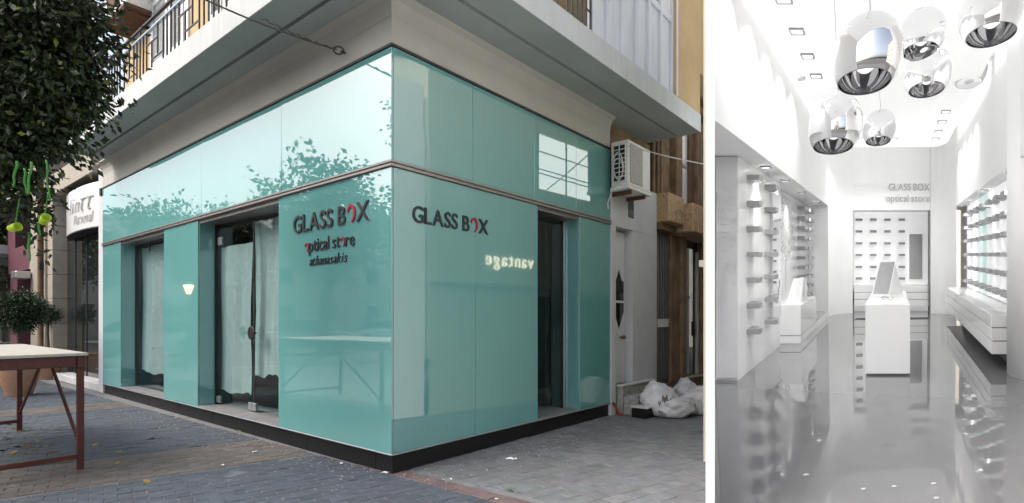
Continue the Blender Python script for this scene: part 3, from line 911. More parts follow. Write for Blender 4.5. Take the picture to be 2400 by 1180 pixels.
# ------------------------------------------------------------------ air conditioners, wires
az0, az1 = ZR(449, 1436, -0.07), ZR(337, 1436, -0.07)
ax0 = IR(1432, -0.07)
ac = empty('air_conditioner', W(ax0, -0.05, az0), TH, 'white air conditioner outdoor unit above the white entrance door', 'air conditioner')
aw, ad, ah = IR(1524, -0.36) - ax0, 0.29, az1 - az0
MB().box(0, aw, -ad - 0.02, -0.02, 0.05, ah, 0.012).build('casing', 'ac', ac)
gq = MB().box(-0.012, -0.001, -ad + 0.02, -0.07, 0.12, ah - 0.07).build('coil_grille', 'black', ac)
for k in range(9):
    z = 0.12 + (ah - 0.19) * k / 8
    MB().box(-0.02, -0.0125, -ad + 0.02, -0.07, z - 0.006, z + 0.006).build('grille_bar', 'ac', gq)
for y in (-ad + 0.02, -0.17, -0.07):
    MB().box(-0.022, -0.0125, y - 0.006, y + 0.006, 0.12, ah - 0.07).build('grille_bar', 'ac', gq)
MB().box(0.05, aw * 0.62, -ad - 0.032, -ad - 0.021, 0.10, ah - 0.05, 0.005).build('front_panel', 'ac_grey', ac)
MB().box(0.0, aw + 0.02, -ad - 0.03, 0.0, 0.0, 0.048, 0.006).build('drip_tray', 'ac', ac)
for x in (0.12, aw - 0.16):
    MB().box(x, x + 0.04, -ad, 0.12, -0.06, -0.002).build('bracket', 'rust', ac)
hs = MB()
for r_, cz in ((0.20, 0.34), (0.15, 0.30)):
    hs.tube([(-0.05 - 0.02 * math.sin(t / 20 * 6.28), -0.17 + 0.08 * math.cos(t / 20 * 6.28), cz + r_ * math.sin(t / 20 * 6.28)) for t in range(21)], 0.010, 6)
hs.tube([(-0.05, -0.20, 0.16), (-0.10, -0.10, -0.02), (-0.10, -0.02, -0.2), (-0.05, 0.0, -0.28)], 0.010, 6)
hs.build('hose', 'cable', ac, True)

rj, rz_ = JL(262, UI - 0.3), ZL(66, 275, UI - 0.3)
ra2 = empty('air_conditioner', W(UI - 0.02, JL(318, UI - 0.3), rz_), TH, 'rusty white air conditioner on the yellow wall above the balcony', 'air conditioner')
wj = (JL(255, UI - 0.3) - JL(318, UI - 0.3)) * 0.85
MB().box(-0.42, -0.02, 0, wj, 0.05, 0.85, 0.015).build('casing', 'rusty', ra2)
fd = MB()
l_ = MB().lathe([(0.001, 0), (0.27, 0.0), (0.28, 0.012), (0.28, 0.02)], n=24)
fd.add([(-0.424 - z, wj * 0.60 + x, 0.46 + y) for x, y, z in l_.v], l_.f).build('fan', 'rust', ra2)
MB().box(-0.45, 0.0, -0.02, wj + 0.02, 0.0, 0.048).build('drip_tray', 'rust', ra2)
MB().box(-0.44, 0.0, 0.1, 0.15, -0.06, -0.002).build('bracket', 'rust', ra2)
MB().tube([(-0.2, -0.05, 0.75), (-0.25, -0.22, 0.6), (-0.2, -0.25, 0.3), (-0.1, -0.1, 0.25), (-0.2, -0.04, 0.5)], 0.02, 6).build('hose', 'cable', ra2, True)

hk = W(0, JL(808), ZL(125, 808))
def sag(p, q, s, n=14):
    p, q = Vector(p), Vector(q)
    return [p.lerp(q, k / n) - Vector((0, 0, s * 4 * (k / n) * (1 - k / n))) for k in range(n + 1)]
e_ = at(300, -88, 3.9)
wire = empty('guy_wire', hk, 0, 'twisted grey wire hooked to the wall above the left glass face', 'wire')
nrm = -AX
h1 = hk + nrm * 0.10
wpts = sag(h1, e_, 0.05)
MB().tube(wpts, 0.0075, 6).build('strand', 'wire', wire, True, off=hk)
MB().tube([p + Vector((0, 0, 0.012 * math.sin(k * 2.4))) for k, p in enumerate(sag(h1, h1.lerp(e_, 0.45), 0.02, 20))], 0.006, 6).build('strand', 'wire', wire, True, off=hk)
lp = MB()
lp.tube([hk - nrm * 0.02, hk + nrm * 0.05], 0.012, 8)
cc = hk + nrm * 0.075
lp.tube([cc + nrm * 0.04 * math.cos(t * 0.5236) + Vector((0, 0, 0.04 * math.sin(t * 0.5236))) + BX * 0.03 * math.cos(t * 0.5236) for t in range(13)], 0.010, 6)
lp.build('hook', 'wire', wire, True, off=hk)

# ------------------------------------------------------------------ old brown building on the right
ob = empty('old_brown_building', W(I1537, 0, 0), TH, 'old brown rendered building with a roughcast ledge beside the white entrance', 'building')
OBO = (I1537, 0, 0)
def obp(name, m, x0, x1, y0, y1, z0, z1, ch=0.0, parent=None):
    return MB().box(x0, x1, y0, y1, z0, z1, ch).build(name, m, parent or ob, off=OBO)
IX = 10.2
def izr(py, px): return ZR(py, px)
obp('wall', 'brown_dark', I1537 + 0.3, IX, 0.55, 3.0, 0, 9.6)
zc0, zc1 = ZR(556, 1600), ZR(474, 1600)
obp('base_course', 'brown', I1537 + 0.002, IX, 0.05, 0.6, 0, ZR(893, 1600), 0.01)
obp('sill', 'travertine', IR(1602), IX, 0.0, 0.3, ZR(893, 1600) + 0.001, ZR(893, 1600) + 0.05, 0.008)
i1, i2, i3, i4 = IR(1544), IR(1577), IR(1597), IR(1608)
obp('pilaster', 'brown', I1537 + 0.003, i1, 0.02, 0.6, ZR(893, 1600) + 0.001, zc0, 0.01)
obp('pilaster', 'brown_wood', i2, i3, 0.03, 0.6, ZR(893, 1600) + 0.001, zc0, 0.01)
obp('pilaster', 'brown', i3 + 0.002, i4, -0.02, 0.6, ZR(893, 1600) + 0.051, zc0, 0.02)
gd = obp('metal_door', 'grey_metal', i1 + 0.003, i2 - 0.003, 0.10, 0.14, ZR(893, 1600) + 0.002, zc0)
for k in range(6):
    x = i1 + 0.04 + (i2 - i1 - 0.08) * k / 5
    MB().box(x - 0.022, x + 0.022, 0.07, 0.099, ZR(885, 1600), zc0 - 0.05, 0.004).build('door_bar', 'grey_metal', gd, off=(I1537, 0, 0))
MB().box(i1 + 0.01, i2 - 0.01, 0.055, 0.069, 1.35, 1.5).build('door_band', 'alu', gd, off=(I1537, 0, 0))
i5 = IR(1645)
sw = obp('shop_window', 'dark_glass', i4 + 0.002, i5, 0.10, 0.12, ZR(893, 1600) + 0.06, zc0)
MB().box(IR(1632, 0.08), IR(1643, 0.08), 0.07, 0.098, ZR(893, 1600) + 0.06, zc0 - 0.2).build('frame', 'white_paint', sw, off=(I1537, 0, 0))
MB().tube([(i4 + 0.7, 0.05, 1.15), (i4 + 0.7, 0.05, 1.45)], 0.02, 6).build('handle', 'alu', sw, off=(I1537, 0, 0))
obp('pilaster', 'brown', i5 + 0.002, IX, 0.0, 0.6, ZR(893, 1600) + 0.051, zc0, 0.01)
obp('roughcast_ledge', 'roughcast', I1537 + 0.004, IR(1604, -0.25), -0.25, 0.6, zc0 + 0.12, zc1 - 0.05, 0.02)
obp('roughcast_ledge', 'roughcast', IR(1604, -0.25) + 0.002, IX, -0.42, 0.6, zc0 + 0.002, zc1 - 0.15, 0.02)
obp('soffit_beam', 'brown_dark', I1537 + 0.01, IR(1604, -0.25), -0.1, 0.6, zc0 + 0.001, zc0 + 0.119)
ia_, ib_ = IR(1585), IR(1598)
obp('upper_pilaster', 'brown_wood', I1537 + 0.02, IR(1582), 0.1, 0.6, zc1 - 0.04, 6.6, 0.02)
for k, px in enumerate((1535, 1545, 1553)):
    MB().tube([(IR(px, 0.02), 0.05, zc1 - 0.04), (IR(px, 0.02), 0.05, 6.5)], 0.035, 8).build('drainpipe', 'brown', ob, True, off=OBO)
obp('upper_pilaster', 'brown', ia_, ib_, -0.02, 0.6, zc1 - 0.04, 6.6, 0.02)
uw = obp('upper_window', 'frost_light', ib_ + 0.004, IR(1622), 0.10, 0.13, zc1 - 0.1, 5.59)
MB().box(ib_ + 0.01, IR(1618), 0.07, 0.098, zc1 + 0.75, zc1 + 0.80).build('glazing_bar', 'travertine', uw, off=OBO)
MB().box(IR(1622) + 0.002, IR(1632), 0.06, 0.5, zc1 - 0.1, 5.59).build('shutter_leaf', 'brown_dark', uw, off=OBO)
obp('upper_pilaster', 'brown', IR(1632) + 0.004, IX, -0.02, 0.6, zc1 - 0.14, 6.6, 0.02)
obp('cornice', 'brown', I1537 + 0.02, IX, -0.35, 0.6, 5.75, 5.95, 0.03)
obp('cornice', 'brown', I1537 + 0.02, IX, -0.2, 0.6, 5.60, 5.749, 0.03)
obp('upper_wall', 'ochre', I1537 + 0.2, IX, 0.0, 0.54, 6.61, 9.5)
lc = IR(1590, -0.27)
cb = MB().tube([W(lc + 0.16 * math.sin(t * 0.31) + 0.03 * math.sin(t * 0.9), -0.275 - 0.012 * (t % 3), zc0 + 0.12 - 0.24 * math.cos(t * 0.31)) for t in range(24)], 0.006, 5).build('loose_cable', 'wire', None, True)
tag(cb, 'loose dark cable loop hanging from the roughcast ledge', 'cable')
# overhead cable from the air conditioner
p0 = W(ax0 + 0.0, -0.25, az1 - 0.05)
p1 = at(1700, 394, 7.6)
cb = MB().tube(sag(p0, p1, 0.03), 0.009, 6).build('overhead_cable', 'cable', None, True)
tag(cb, 'pale overhead cable running right from the air conditioner', 'cable')

# ------------------------------------------------------------------ rubbish sacks
def sack(label, px, py, d, rx, ry, rz2, seed, spin=0.0):
    rr = random.Random(seed)
    c = at(px, py, d)
    ph = [rr.uniform(0, 6.28) for _ in range(9)]
    def fn(u, v):
        a, t = u * 2 * math.pi, (v - 0.5) * math.pi
        x, y, z = math.cos(t) * math.cos(a), math.cos(t) * math.sin(a), math.sin(t)
        k = 1 + 0.10 * math.sin(3 * x + ph[0]) * math.sin(3 * y + ph[1]) + 0.07 * math.sin(5 * z + 4 * x + ph[2]) + 0.045 * math.sin(9 * x + ph[3]) * math.sin(8 * z + ph[4]) + 0.03 * math.sin(14 * y + 6 * z + ph[5]) + 0.02 * math.sin(21 * x + 17 * z + ph[6])
        X, Y, Z = x * rx * k, y * ry * k, z * rz2 * k
        ca, sa = math.cos(spin), math.sin(spin)
        X, Y = X * ca - Y * sa, X * sa + Y * ca
        return (X, Y, max(Z + rz2 * 0.82, 0.005 + 0.012 * math.sin(9 * X) * math.sin(8 * Y)))
    e = empty('rubbish_sack', (c.x, c.y, 0), 0, label, 'sack', 'rubbish sacks by the entrance steps')
    MB().grid(56, 36, fn).build('sack', 'plastic', e, True)
    return e, fn
e, fn = sack('tall white plastic rubbish sack beside the entrance steps', 1546, 940, 8.55, 0.27, 0.24, 0.29, 1)
pm = MB()
for u0, v0, du, dv in ((0.735, 0.50, 0.045, 0.10), (0.775, 0.42, 0.03, 0.12), (0.70, 0.46, 0.025, 0.04)):
    pm.grid(5, 5, lambda u, v: tuple(1.012 * c for c in fn(u0 + u * du, v0 + v * dv + 0.03 * math.sin(u * 9))))
pm.build('printed_mark', 'print', e, True)
sack('low white rubbish sack slumped in the middle of the heap', 1588, 962, 8.45, 0.33, 0.22, 0.17, 2, 0.3)
sack('rightmost white rubbish sack at the end of the heap', 1636, 950, 8.75, 0.30, 0.26, 0.23, 3, 0.8)
sack('small white rubbish sack at the back of the heap', 1606, 935, 9.25, 0.24, 0.2, 0.26, 4, 0.5)

# ------------------------------------------------------------------ the neighbours on the left
sp = empty('stone_fronted_shop', W(0.08, JL(231) + 0.01, 0), TH, 'shop with dark glass front and beige stone pilaster left of the teal shop', 'shop')
SPO = (0.08, JL(231) + 0.01, 0)
def spp(name, m, x0, x1, y0, y1, z0, z1, ch=0.0, parent=None):
    return MB().box(x0, x1, y0, y1, z0, z1, ch).build(name, m, parent or sp, off=SPO)
ja, jb, jc = JL(231) + 0.01, JL(158, 0.3), JL(117, 0.0)
JQ = JL(118, 0.08)
spp('base_course', 'marble', 0.0, 0.6, ja, JQ, 0.0, 0.16, 0.01)
gl = spp('shop_window', 'dark_glass', 0.30, 0.32, ja + 0.05, jb, 0.17, ZL(540, 200, 0.3) + 0.3)
for q in (0.25, 0.55, 0.8):
    j = ja + (jb - ja) * q
    MB().box(0.285, 0.299, j - 0.02, j + 0.02, 0.17, 4.2).build('mullion', 'dark_trim', gl, off=SPO)
MB().box(0.27, 0.299, ja + 0.05, jb, ZL(548, 200, 0.3) - 0.03, ZL(548, 200, 0.3)).build('transom', 'alu', gl, off=SPO)
spp('wall', 'dark_in', 0.6, 3.0, ja, JQ, 0.0, 6.5)
zt9 = ZL(395, 150)
nb_ = 8
for k in range(nb_):
    z0, z1 = 0.165 + (zt9 - 0.165) * k / nb_ + 0.004, 0.165 + (zt9 - 0.165) * (k + 1) / nb_ - 0.004
    spp('stone_block', 'travertine', 0.0, 0.58, jb + 0.005, (jb + JQ) / 2 + 0.2, z0, z1, 0.008)
    spp('stone_block', 'travertine', -0.05, 0.56, (jb + JQ) / 2 + 0.21, JQ, z0, z1, 0.008)
spp('stone_lintel', 'travertine', -0.04, 0.55, ja + 0.3, JQ, zt9 + 0.004, ZS - 0.03, 0.01)
MB().tube([(-0.1, JQ + 0.12, 0.1), (-0.1, JQ + 0.12, 6.0)], 0.06, 8).build('drainpipe', 'brown_dark', sp, True, off=SPO)
spp('wall_lamp', 'black', -0.14, -0.051, (jb + JQ) / 2 + 0.3, (jb + JQ) / 2 + 0.5, ZL(625, 135), ZL(608, 135), 0.01)
# curved glossy sign
sj0, sj1 = ja + 0.10, ja + (jb - ja) * 0.86
cs = empty('curved_sign', W(0.28, (sj0 + sj1) / 2, ZL(535, 200, 0)), TH, 'curved glossy white shop sign with dark script above the dark window', 'sign')
zs0, zs1 = ZL(524, 205, 0), ZS - 0.10
half, bulge = (sj1 - sj0) / 2, 0.30
def cf(t): return (0.0 - bulge * math.sqrt(max(0, 1 - t * t)) + 0.0, t * half)
sg = MB()
pts = [cf(-1 + 2 * k / 24) for k in range(25)]
hgt = zs1 - zs0
sg.add([(x, y, 0) for x, y in pts] + [(x, y, hgt) for x, y in pts], [(k, k + 1, 26 + k, 25 + k) for k in range(24)])
sg.build('sign_face', 'signwhite', cs, True)
MB().prism(pts, -0.03, -0.001).build('sign_base', 'black', cs)
def curve_map(s0, z0):
    def f(x, y, z):
        t = max(-0.98, min(0.98, (s0 - x) / half))
        a = cf(t)
        return (a[0] - 0.012 - z, a[1], z0 + y)
    return f
word(cs, 'linττ', half * 0.95, 0.36, curve_map(half * 0.25, hgt * 0.42), 'ac_grey', ext=0.01, off=-0.010, shear=0.3)
word(cs, 'Personal', half * 0.7, 0.22, curve_map(half * 0.0, hgt * 0.14), 'ac_grey', ext=0.01, off=-0.010, shear=0.3, gap=0.04)
# maroon shop and the street wall beyond
ms = empty('maroon_shop', W(0.3, JQ + 0.4, 0), TH, 'shop with maroon frame and pale slanted panel seen under the tree', 'shop')
MSO = (0.3, JQ + 0.4, 0)
def msp(name, m, x0, x1, y0, y1, z0, z1, ch=0.01):
    return MB().box(x0, x1, y0, y1, z0, z1, ch).build(name, m, ms, off=MSO)
jm = lambda px: JL(px, 0.3)
mz = lambda py, px: ZL(py, px, 0.3)
JX = jm(-60)
msp('wall', 'dark_in', 1.3, 4.0, JQ + 0.4, JX, 0, 7.5)
msp('pilaster', 'travertine', 0.0, 1.2, JQ + 0.42, jm(104), 0, mz(330, 110))
msp('maroon_beam', 'maroon', 0.25, 1.2, jm(82), jm(24), mz(635, 60), mz(575, 60))
msp('maroon_post', 'maroon', 0.3, 1.2, jm(40), jm(24), 0, mz(635, 60) - 0.004)
msp('maroon_post', 'maroon', 0.28, 1.2, jm(37), jm(20), mz(575, 60) + 0.004, mz(505, 30))
msp('maroon_post', 'maroon_dark', 0.6, 1.2, jm(78), jm(44), 0, mz(635, 60) - 0.004)
pl = MB()
q = [(jm(104) + 0.02, mz(630, 100)), (jm(78), mz(632, 78)), (jm(86), mz(570, 86)), (jm(104) + 0.02, mz(552, 100))]
pl.add([(0.2, y, z) for y, z in q] + [(1.2, y, z) for y, z in q], [(0, 1, 2, 3), (7, 6, 5, 4), (0, 4, 5, 1), (1, 5, 6, 2), (2, 6, 7, 3), (3, 7, 4, 0)])
pl.build('slanted_panel', 'travertine', ms, off=MSO)
msp('dotted_door', 'travertine', 0.9, 1.25, jm(103) + 0.02, jm(80), 0, mz(640, 90))
msp('balcony', 'travertine', -0.2, 1.2, jm(104), JX, mz(470, 80), mz(430, 80))
msp('shop_window', 'dark_glass', 0.9, 0.95, jm(20), JX, 0.3, mz(640, 10))
msp('side_frame', 'white_paint', 0.7, 0.88, jm(14), jm(6), 0, mz(560, 10))
msp('awning', 'white_paint', -0.4, 1.2, jm(18), JX, mz(600, 8), mz(580, 8))
msp('upper_wall', 'travertine', 0.4, 1.2, jm(104), JX, mz(425, 80), 7.5)
lb = MB().box(-0.35, -0.02, jm(108), jm(96), mz(656, 102), mz(640, 102), 0.02).build('lamp_box', 'alu', ms, off=MSO)
fb = MB().box(0.8, 6.0, JX + 0.02, JX + 30, -0.02, 9, 0.02).build('street_building', 'cream')
fb.location = C0; fb.rotation_euler = (0, 0, TH)
tag(fb, 'plain pale building continuing the street at the far left', 'building')

# ------------------------------------------------------------------ foliage helper
def leaf_cloud(clumps, n, size, rng, base, spread=0.35, droop=0.3, yellow=0.08, shell=0.55):
    b_ = MB()
    b_.c = []
    tot = sum(c[1][0] * c[1][1] * c[1][2] for c in clumps) ** 1.0
    vs, fs, cs_ = [], [], []
    for (c, r_) in clumps:
        k = int(n * (r_[0] * r_[1] * r_[2]) / tot)
        tw = []
        for _ in range(max(3, k // 14)):
            while True:
                p = Vector((rng.uniform(-1, 1), rng.uniform(-1, 1), rng.uniform(-1, 1)))
                if shell * 0.4 < p.length < 1: break
            p = p * (0.55 + 0.45 * rng.random() ** 0.5) * rng.uniform(0.92, 1.12)
            tw.append((Vector((c[0] + p.x * r_[0], c[1] + p.y * r_[1], c[2] + p.z * r_[2])), p.normalized()))
        for tc_, dr in tw:
            shade = rng.gauss(1, 0.22)
            dirn = (dr + Vector((rng.gauss(0, .5), rng.gauss(0, .5), rng.gauss(-droop, .4)))).normalized()
            for q_ in range(14):
                s = size * rng.uniform(0.65, 1.25)
                pos = tc_ + dirn * rng.uniform(-1, 1) * size * 2.6 + Vector((rng.gauss(0, 1), rng.gauss(0, 1), rng.gauss(0, 1))) * size * spread * 1.6
                ax = (dirn + Vector((rng.gauss(0, .6), rng.gauss(0, .6), rng.gauss(-droop, .5)))).normalized()
                sd_ = ax.cross(Vector((rng.gauss(0, 1), rng.gauss(0, 1), rng.gauss(0, 1))))
                if sd_.length < 1e-3: continue
                sd_.normalize()
                nn = ax.cross(sd_)
                o = len(vs)
                vs += [pos, pos + ax * s * .45 + sd_ * s * .27 + nn * s * .07, pos + ax * s, pos + ax * s * .45 - sd_ * s * .27 + nn * s * .07]
                fs += [(o, o + 1, o + 2), (o, o + 2, o + 3)]
                y = yellow and rng.random() < yellow
                col_ = (0.16, 0.19, 0.03) if y else base
                k2 = max(0.3, shade * rng.gauss(1, 0.18))
                cs_ += [(col_[0] * k2, col_[1] * k2, col_[2] * k2)] * 4
    b_.v = [tuple(v) for v in vs]
    b_.f = fs
    b_.c = cs_
    return b_

# ------------------------------------------------------------------ street tree at the left edge, its ribbons and cups
rt = random.Random(11)
tb = Vector((-5.7, 4.0, 0))
st = empty('street_tree', tb, 0, 'dark leafy street tree overhanging the top left corner', 'tree')
cl = []
for px, py, d, r_ in ((-120, 40, 4.44, 0.745), (20, 20, 4.29, 0.588), (120, 60, 4.29, 0.486), (160, 120, 4.37, 0.329), (60, 160, 4.37, 0.565), (150, 190, 4.37, 0.377), (172, 205, 4.44, 0.220), (-40, 230, 4.44, 0.667), (70, 260, 4.44, 0.431), (150, 260, 4.44, 0.282), (30, 330, 4.44, 0.392), (110, 325, 4.44, 0.259), (-60, 400, 4.44, 0.471), (20, 420, 4.44, 0.28), (55, 485, 4.51, 0.20), (110, 478, 4.51, 0.094), (70, 545, 4.51, 0.15), (188, 150, 4.44, 0.157), (200, 240, 4.44, 0.102), (140, 325, 4.44, 0.118), (-150, 230, 4.66, 0.70), (-130, -150, 4.66, 0.75), (40, -110, 4.59, 0.706)):
    p = at(px, py, d)
    cl.append(((p.x, p.y, p.z), (r_, r_ * 0.95, r_ * 0.85)))
leaf_cloud(cl, 46000, 0.066, rt, (0.020, 0.034, 0.011), yellow=0.05).build('crown', 'leaf', st, off=tb)
tk = MB()
tk.tube([tb + Vector((0, 0, -0.05)), tb + Vector((0.05, 0, 1.2)), tb + Vector((0.15, 0, 2.2)), tb + Vector((0.5, 0, 3.3))], [0.16, 0.13, 0.12, 0.10], 10)
for px, py in ((60, 160), (20, 330), (120, 60), (-120, 40), (60, 470)):
    q = at(px, py, 4.45)
    s = tb + Vector((0.3, 0, 2.6))
    tk.tube([s, s.lerp(q, 0.5) + Vector((0, 0, 0.25)), q], [0.06, 0.035, 0.012], 6)
tk.build('trunk', 'bark', st, True, off=tb)

def ribbon(label, px, y0, y1, d, w, lean=0.0, split=False):
    t, bt = at(px, y0, d), at(px + lean, y1, d)
    b_ = MB()
    def fn(u, v):
        p = t.lerp(bt, v)
        a = 0.5 + 2.2 * v
        return (p.x + (u - 0.5) * w * (1 - 0.4 * v) + 0.006 * math.sin(v * 9), p.y + (u - 0.5) * w * math.sin(a) * 0.6, p.z)
    b_.grid(2, 14, fn)
    o = b_.build('ribbon', 'ribbon', None, True, off=t)
    o.location = t
    mo = o.modifiers.new('thickness', 'SOLIDIFY'); mo.thickness = 0.004
    return tag(o, label, 'ribbon', 'green ribbons hanging in the tree')
ribbon('leftmost bright green ribbon hanging low in the tree', 40, 378, 440, 4.14, 0.017, -10)
ribbon('left half of the forked green ribbon in the tree', 57, 395, 455, 4.11, 0.014, 4)
ribbon('right half of the forked green ribbon in the tree', 74, 380, 458, 4.07, 0.017, -10)
ribbon('long green ribbon hanging beside the stone pilaster', 108, 375, 472, 4.14, 0.013, 8)
ribbon('green ribbon trailing below the lime green cups', 67, 545, 612, 4.37, 0.017, 2)
ribbon('short green ribbon dangling under the right lime cup', 92, 505, 555, 4.33, 0.017, 0)
def cup(label, px, py, d, ry, rx):
    p = at(px, py, d)
    e = empty('lime_cup', p, 0, label, 'cup', 'lime green cups hanging in the tree')
    b_ = MB().lathe([(0.001, -0.055), (0.026, -0.055), (0.034, 0.025), (0.031, 0.025), (0.023, -0.048), (0.001, -0.048)], n=20)
    mt = Matrix.Rotation(ry, 4, 'Y') @ Matrix.Rotation(rx, 4, 'X')
    b_.v = [tuple(mt @ Vector(v)) for v in b_.v]
    b_.build('cup', 'lime', e, True)
    MB().tube([(0, 0, 0.04), (0.01, 0, 0.12), (0.03, 0, 0.22)], 0.004, 5).build('string', 'ribbon', e)
cup('lime green cup hanging tilted at the left under the branch', 37, 533, 4.25, R(80), 0.2)
cup('lime green cup hanging at the right under the branch', 106, 513, 4.25, R(60), 0.5)

# ------------------------------------------------------------------ workbench
A_ = at(188, 1100, EYE * F / (1100 - HZ))
tl = 2.96
tw_ = 1.25
TZ = 1.165
tbn = empty('workbench', (A_.x, A_.y, 0), TH, 'red steel workbench with a plywood top at the left edge', 'table')
s = 0.055
for nm, x, y in (('leg', 0, 0), ('leg', 0, tl), ('leg', -tw_, 0), ('leg', -tw_, tl)):
    MB().box(x - s / 2, x + s / 2, y - s / 2, y + s / 2, -0.01, TZ - 0.151, 0.004).build(nm, 'redsteel', tbn)
MB().box(-0.032, 0.032, -0.05, tl + 0.05, TZ - 0.15, TZ - 0.031, 0.006).build('rail', 'redsteel', tbn)
MB().box(-tw_ - 0.032, -tw_ + 0.032, -0.05, tl + 0.05, TZ - 0.15, TZ - 0.031, 0.006).build('rail', 'redsteel', tbn)
for y in (0, tl):
    MB().box(-tw_ + 0.033, -0.033, y - 0.03, y + 0.03, TZ - 0.14, TZ - 0.032, 0.006).build('rail', 'redsteel', tbn)
    MB().box(-tw_ + s / 2, -s / 2, y - 0.022, y + 0.022, 0.11, 0.155, 0.004).build('lower_rail', 'redsteel', tbn)
MB().tube([(0.0, tl * 0.42, TZ - 0.15), (0, 0.03, 0.25)], 0.018, 6).build('brace', 'redsteel', tbn)
MB().tube([(0.0, tl * 0.55, TZ - 0.15), (0, tl - 0.03, 0.25)], 0.018, 6).build('brace', 'redsteel', tbn)
MB().tube([(-tw_, tl * 0.42, TZ - 0.15), (-tw_, 0.03, 0.25)], 0.018, 6).build('brace', 'redsteel', tbn)
MB().box(-tw_ - 0.05, 0.05, -0.07, tl * 0.5 - 0.002, TZ - 0.03, TZ - 0.002, 0.003).build('table_top', 'ply', tbn)
MB().box(-tw_ - 0.05, 0.05, tl * 0.5 + 0.002, tl + 0.07, TZ - 0.03, TZ - 0.004, 0.003).build('table_top', 'ply', tbn)

# ------------------------------------------------------------------ potted topiaries
def topiary(label, px, py, rpot, hpot, zc, rc, seed):
    d = EYE * F / (py - HZ)
    p = at(px, py, d)
    e = empty('potted_topiary', (p.x, p.y, 0), 0, label, 'potted plant', 'potted topiaries outside the shops')
    pr = [(rpot * .62, 0.0), (rpot * .66, 0.02)]
    nr = 14
    for k in range(nr):
        t = k / (nr - 1)
        r_ = rpot * (0.66 + 0.36 * math.sin(t * 1.75))
        pr += [(r_, 0.03 + t * hpot * 0.84), (r_ + 0.012, 0.03 + (t + 0.35 / nr) * hpot * 0.84)]
    pr += [(rpot * 1.08, hpot * 0.90), (rpot * 1.08, hpot), (rpot * 0.96, hpot), (rpot * 0.92, hpot - 0.06), (0.001, hpot - 0.06)]
    MB().lathe(pr, n=36).build('pot', 'terra', e, True)
    MB().lathe([(rpot * 0.90, hpot - 0.05), (0.001, hpot - 0.045)], n=24).build('soil', 'soil', e)
    MB().tube([(0.02, 0, hpot - 0.08), (-0.02, 0.01, (hpot + zc) / 2), (0, 0, zc)], [0.035, 0.03, 0.03], 8).build('stem', 'bark', e, True)
    rr = random.Random(seed)
    c_ = leaf_cloud([((0, 0, zc), (rc * 1.0, rc * 1.0, rc * 0.86)), ((rc * .25, 0, zc + rc * .1), (rc * .8, rc * .8, rc * .72)), ((-rc * .25, 0, zc), (rc * .78, rc * .8, rc * .7))], 20000 if rc > 0.4 else 6000, 0.045, rr, (0.028, 0.05, 0.020), yellow=0.02, droop=0.0, shell=1.2)
    c_.build('foliage', 'leaf', e)
topiary('large ball topiary in a terracotta pot behind the workbench', 45, 927, 0.31, 0.72, EYE + (HZ - 733) / F * 10.9, 0.43, 5)
topiary('smaller ball topiary in a brown pot near the stone pilaster', 113, 888, 0.30, 0.62, 1.62, 0.22, 6)

# ------------------------------------------------------------------ leaves and scraps on the paving
rl = random.Random(21)
def ground_leaf(px, py, size, colr):
    d = EYE * F / (py - HZ)
    p = at(px, py, d)
    b_ = MB()
    cu_ = rl.uniform(0.15, 0.5)
    n = 5
    def fn(u, v):
        w = math.sin(math.pi * min(1, v * 0.98 + 0.02)) ** 0.8 * 0.32
        x = (u - 0.5) * 2 * w
        return (x * size, (v - 0.5) * size, 0.004 + size * cu_ * (x * x * 1.5 + (v - 0.5) ** 2 * 0.8))
    b_.grid(4, 6, fn)
    b_.c = [tuple(c * rl.uniform(0.85, 1.15) for c in colr)] * len(b_.v)
    o = b_.build('fallen_leaf', 'dead_leaf', None, True)
    o.location = (p.x, p.y, 0.002)
    o.rotation_euler = (rl.gauss(0, .15), rl.gauss(0, .15), rl.uniform(0, 6.28))
    return o
LEAFC = [(0.16, 0.085, 0.03), (0.24, 0.18, 0.03), (0.10, 0.055, 0.025), (0.10, 0.12, 0.03), (0.30, 0.20, 0.04)]
spots = [(36, 1003), (46, 1000), (58, 1006), (24, 998), (66, 1002), (50, 1012), (130, 1008), (140, 1003), (58, 1040), (70, 1053), (46, 1050), (40, 1046), (62, 1048), (75, 1058), (107, 1050), (10, 1022), (4, 1056), (30, 1062), (120, 1062), (88, 1035), (142, 1022), (135, 1074), (150, 1085), (80, 1020), (100, 1012), (20, 1030)]
for x, y in spots:
    tag(ground_leaf(x + rl.uniform(-4, 4), y + rl.uniform(-3, 3), rl.uniform(0.06, 0.10), rl.choice(LEAFC)), 'fallen brown or yellow leaf on the paving under the workbench', 'leaf', 'fallen leaves under the workbench')
for x, y, lab in ((223, 1044, 'brown fallen leaf on slate paving right of the workbench leg'), (246, 1053, 'green brown fallen leaf beside the pale paving band'), (280, 1061, 'curled brown leaf at the upper edge of the pale band'), (275, 1087, 'brown leaf lying on the pale paving band'), (344, 1130, 'orange leaf lying near the lower edge of the pale band'), (158, 1132, 'small green leaf on the pale band near the frame edge'), (355, 1029, 'small yellow leaf on slate paving before the door'), (674, 1040, 'small brown leaf against the black plinth'), (558, 1013, 'tiny leaf by the plinth under the door'), (1197, 1152, 'tiny orange leaf on grey paving right of the corner')):
    tag(ground_leaf(x, y, rl.uniform(0.06, 0.095), rl.choice(LEAFC)), lab, 'leaf')
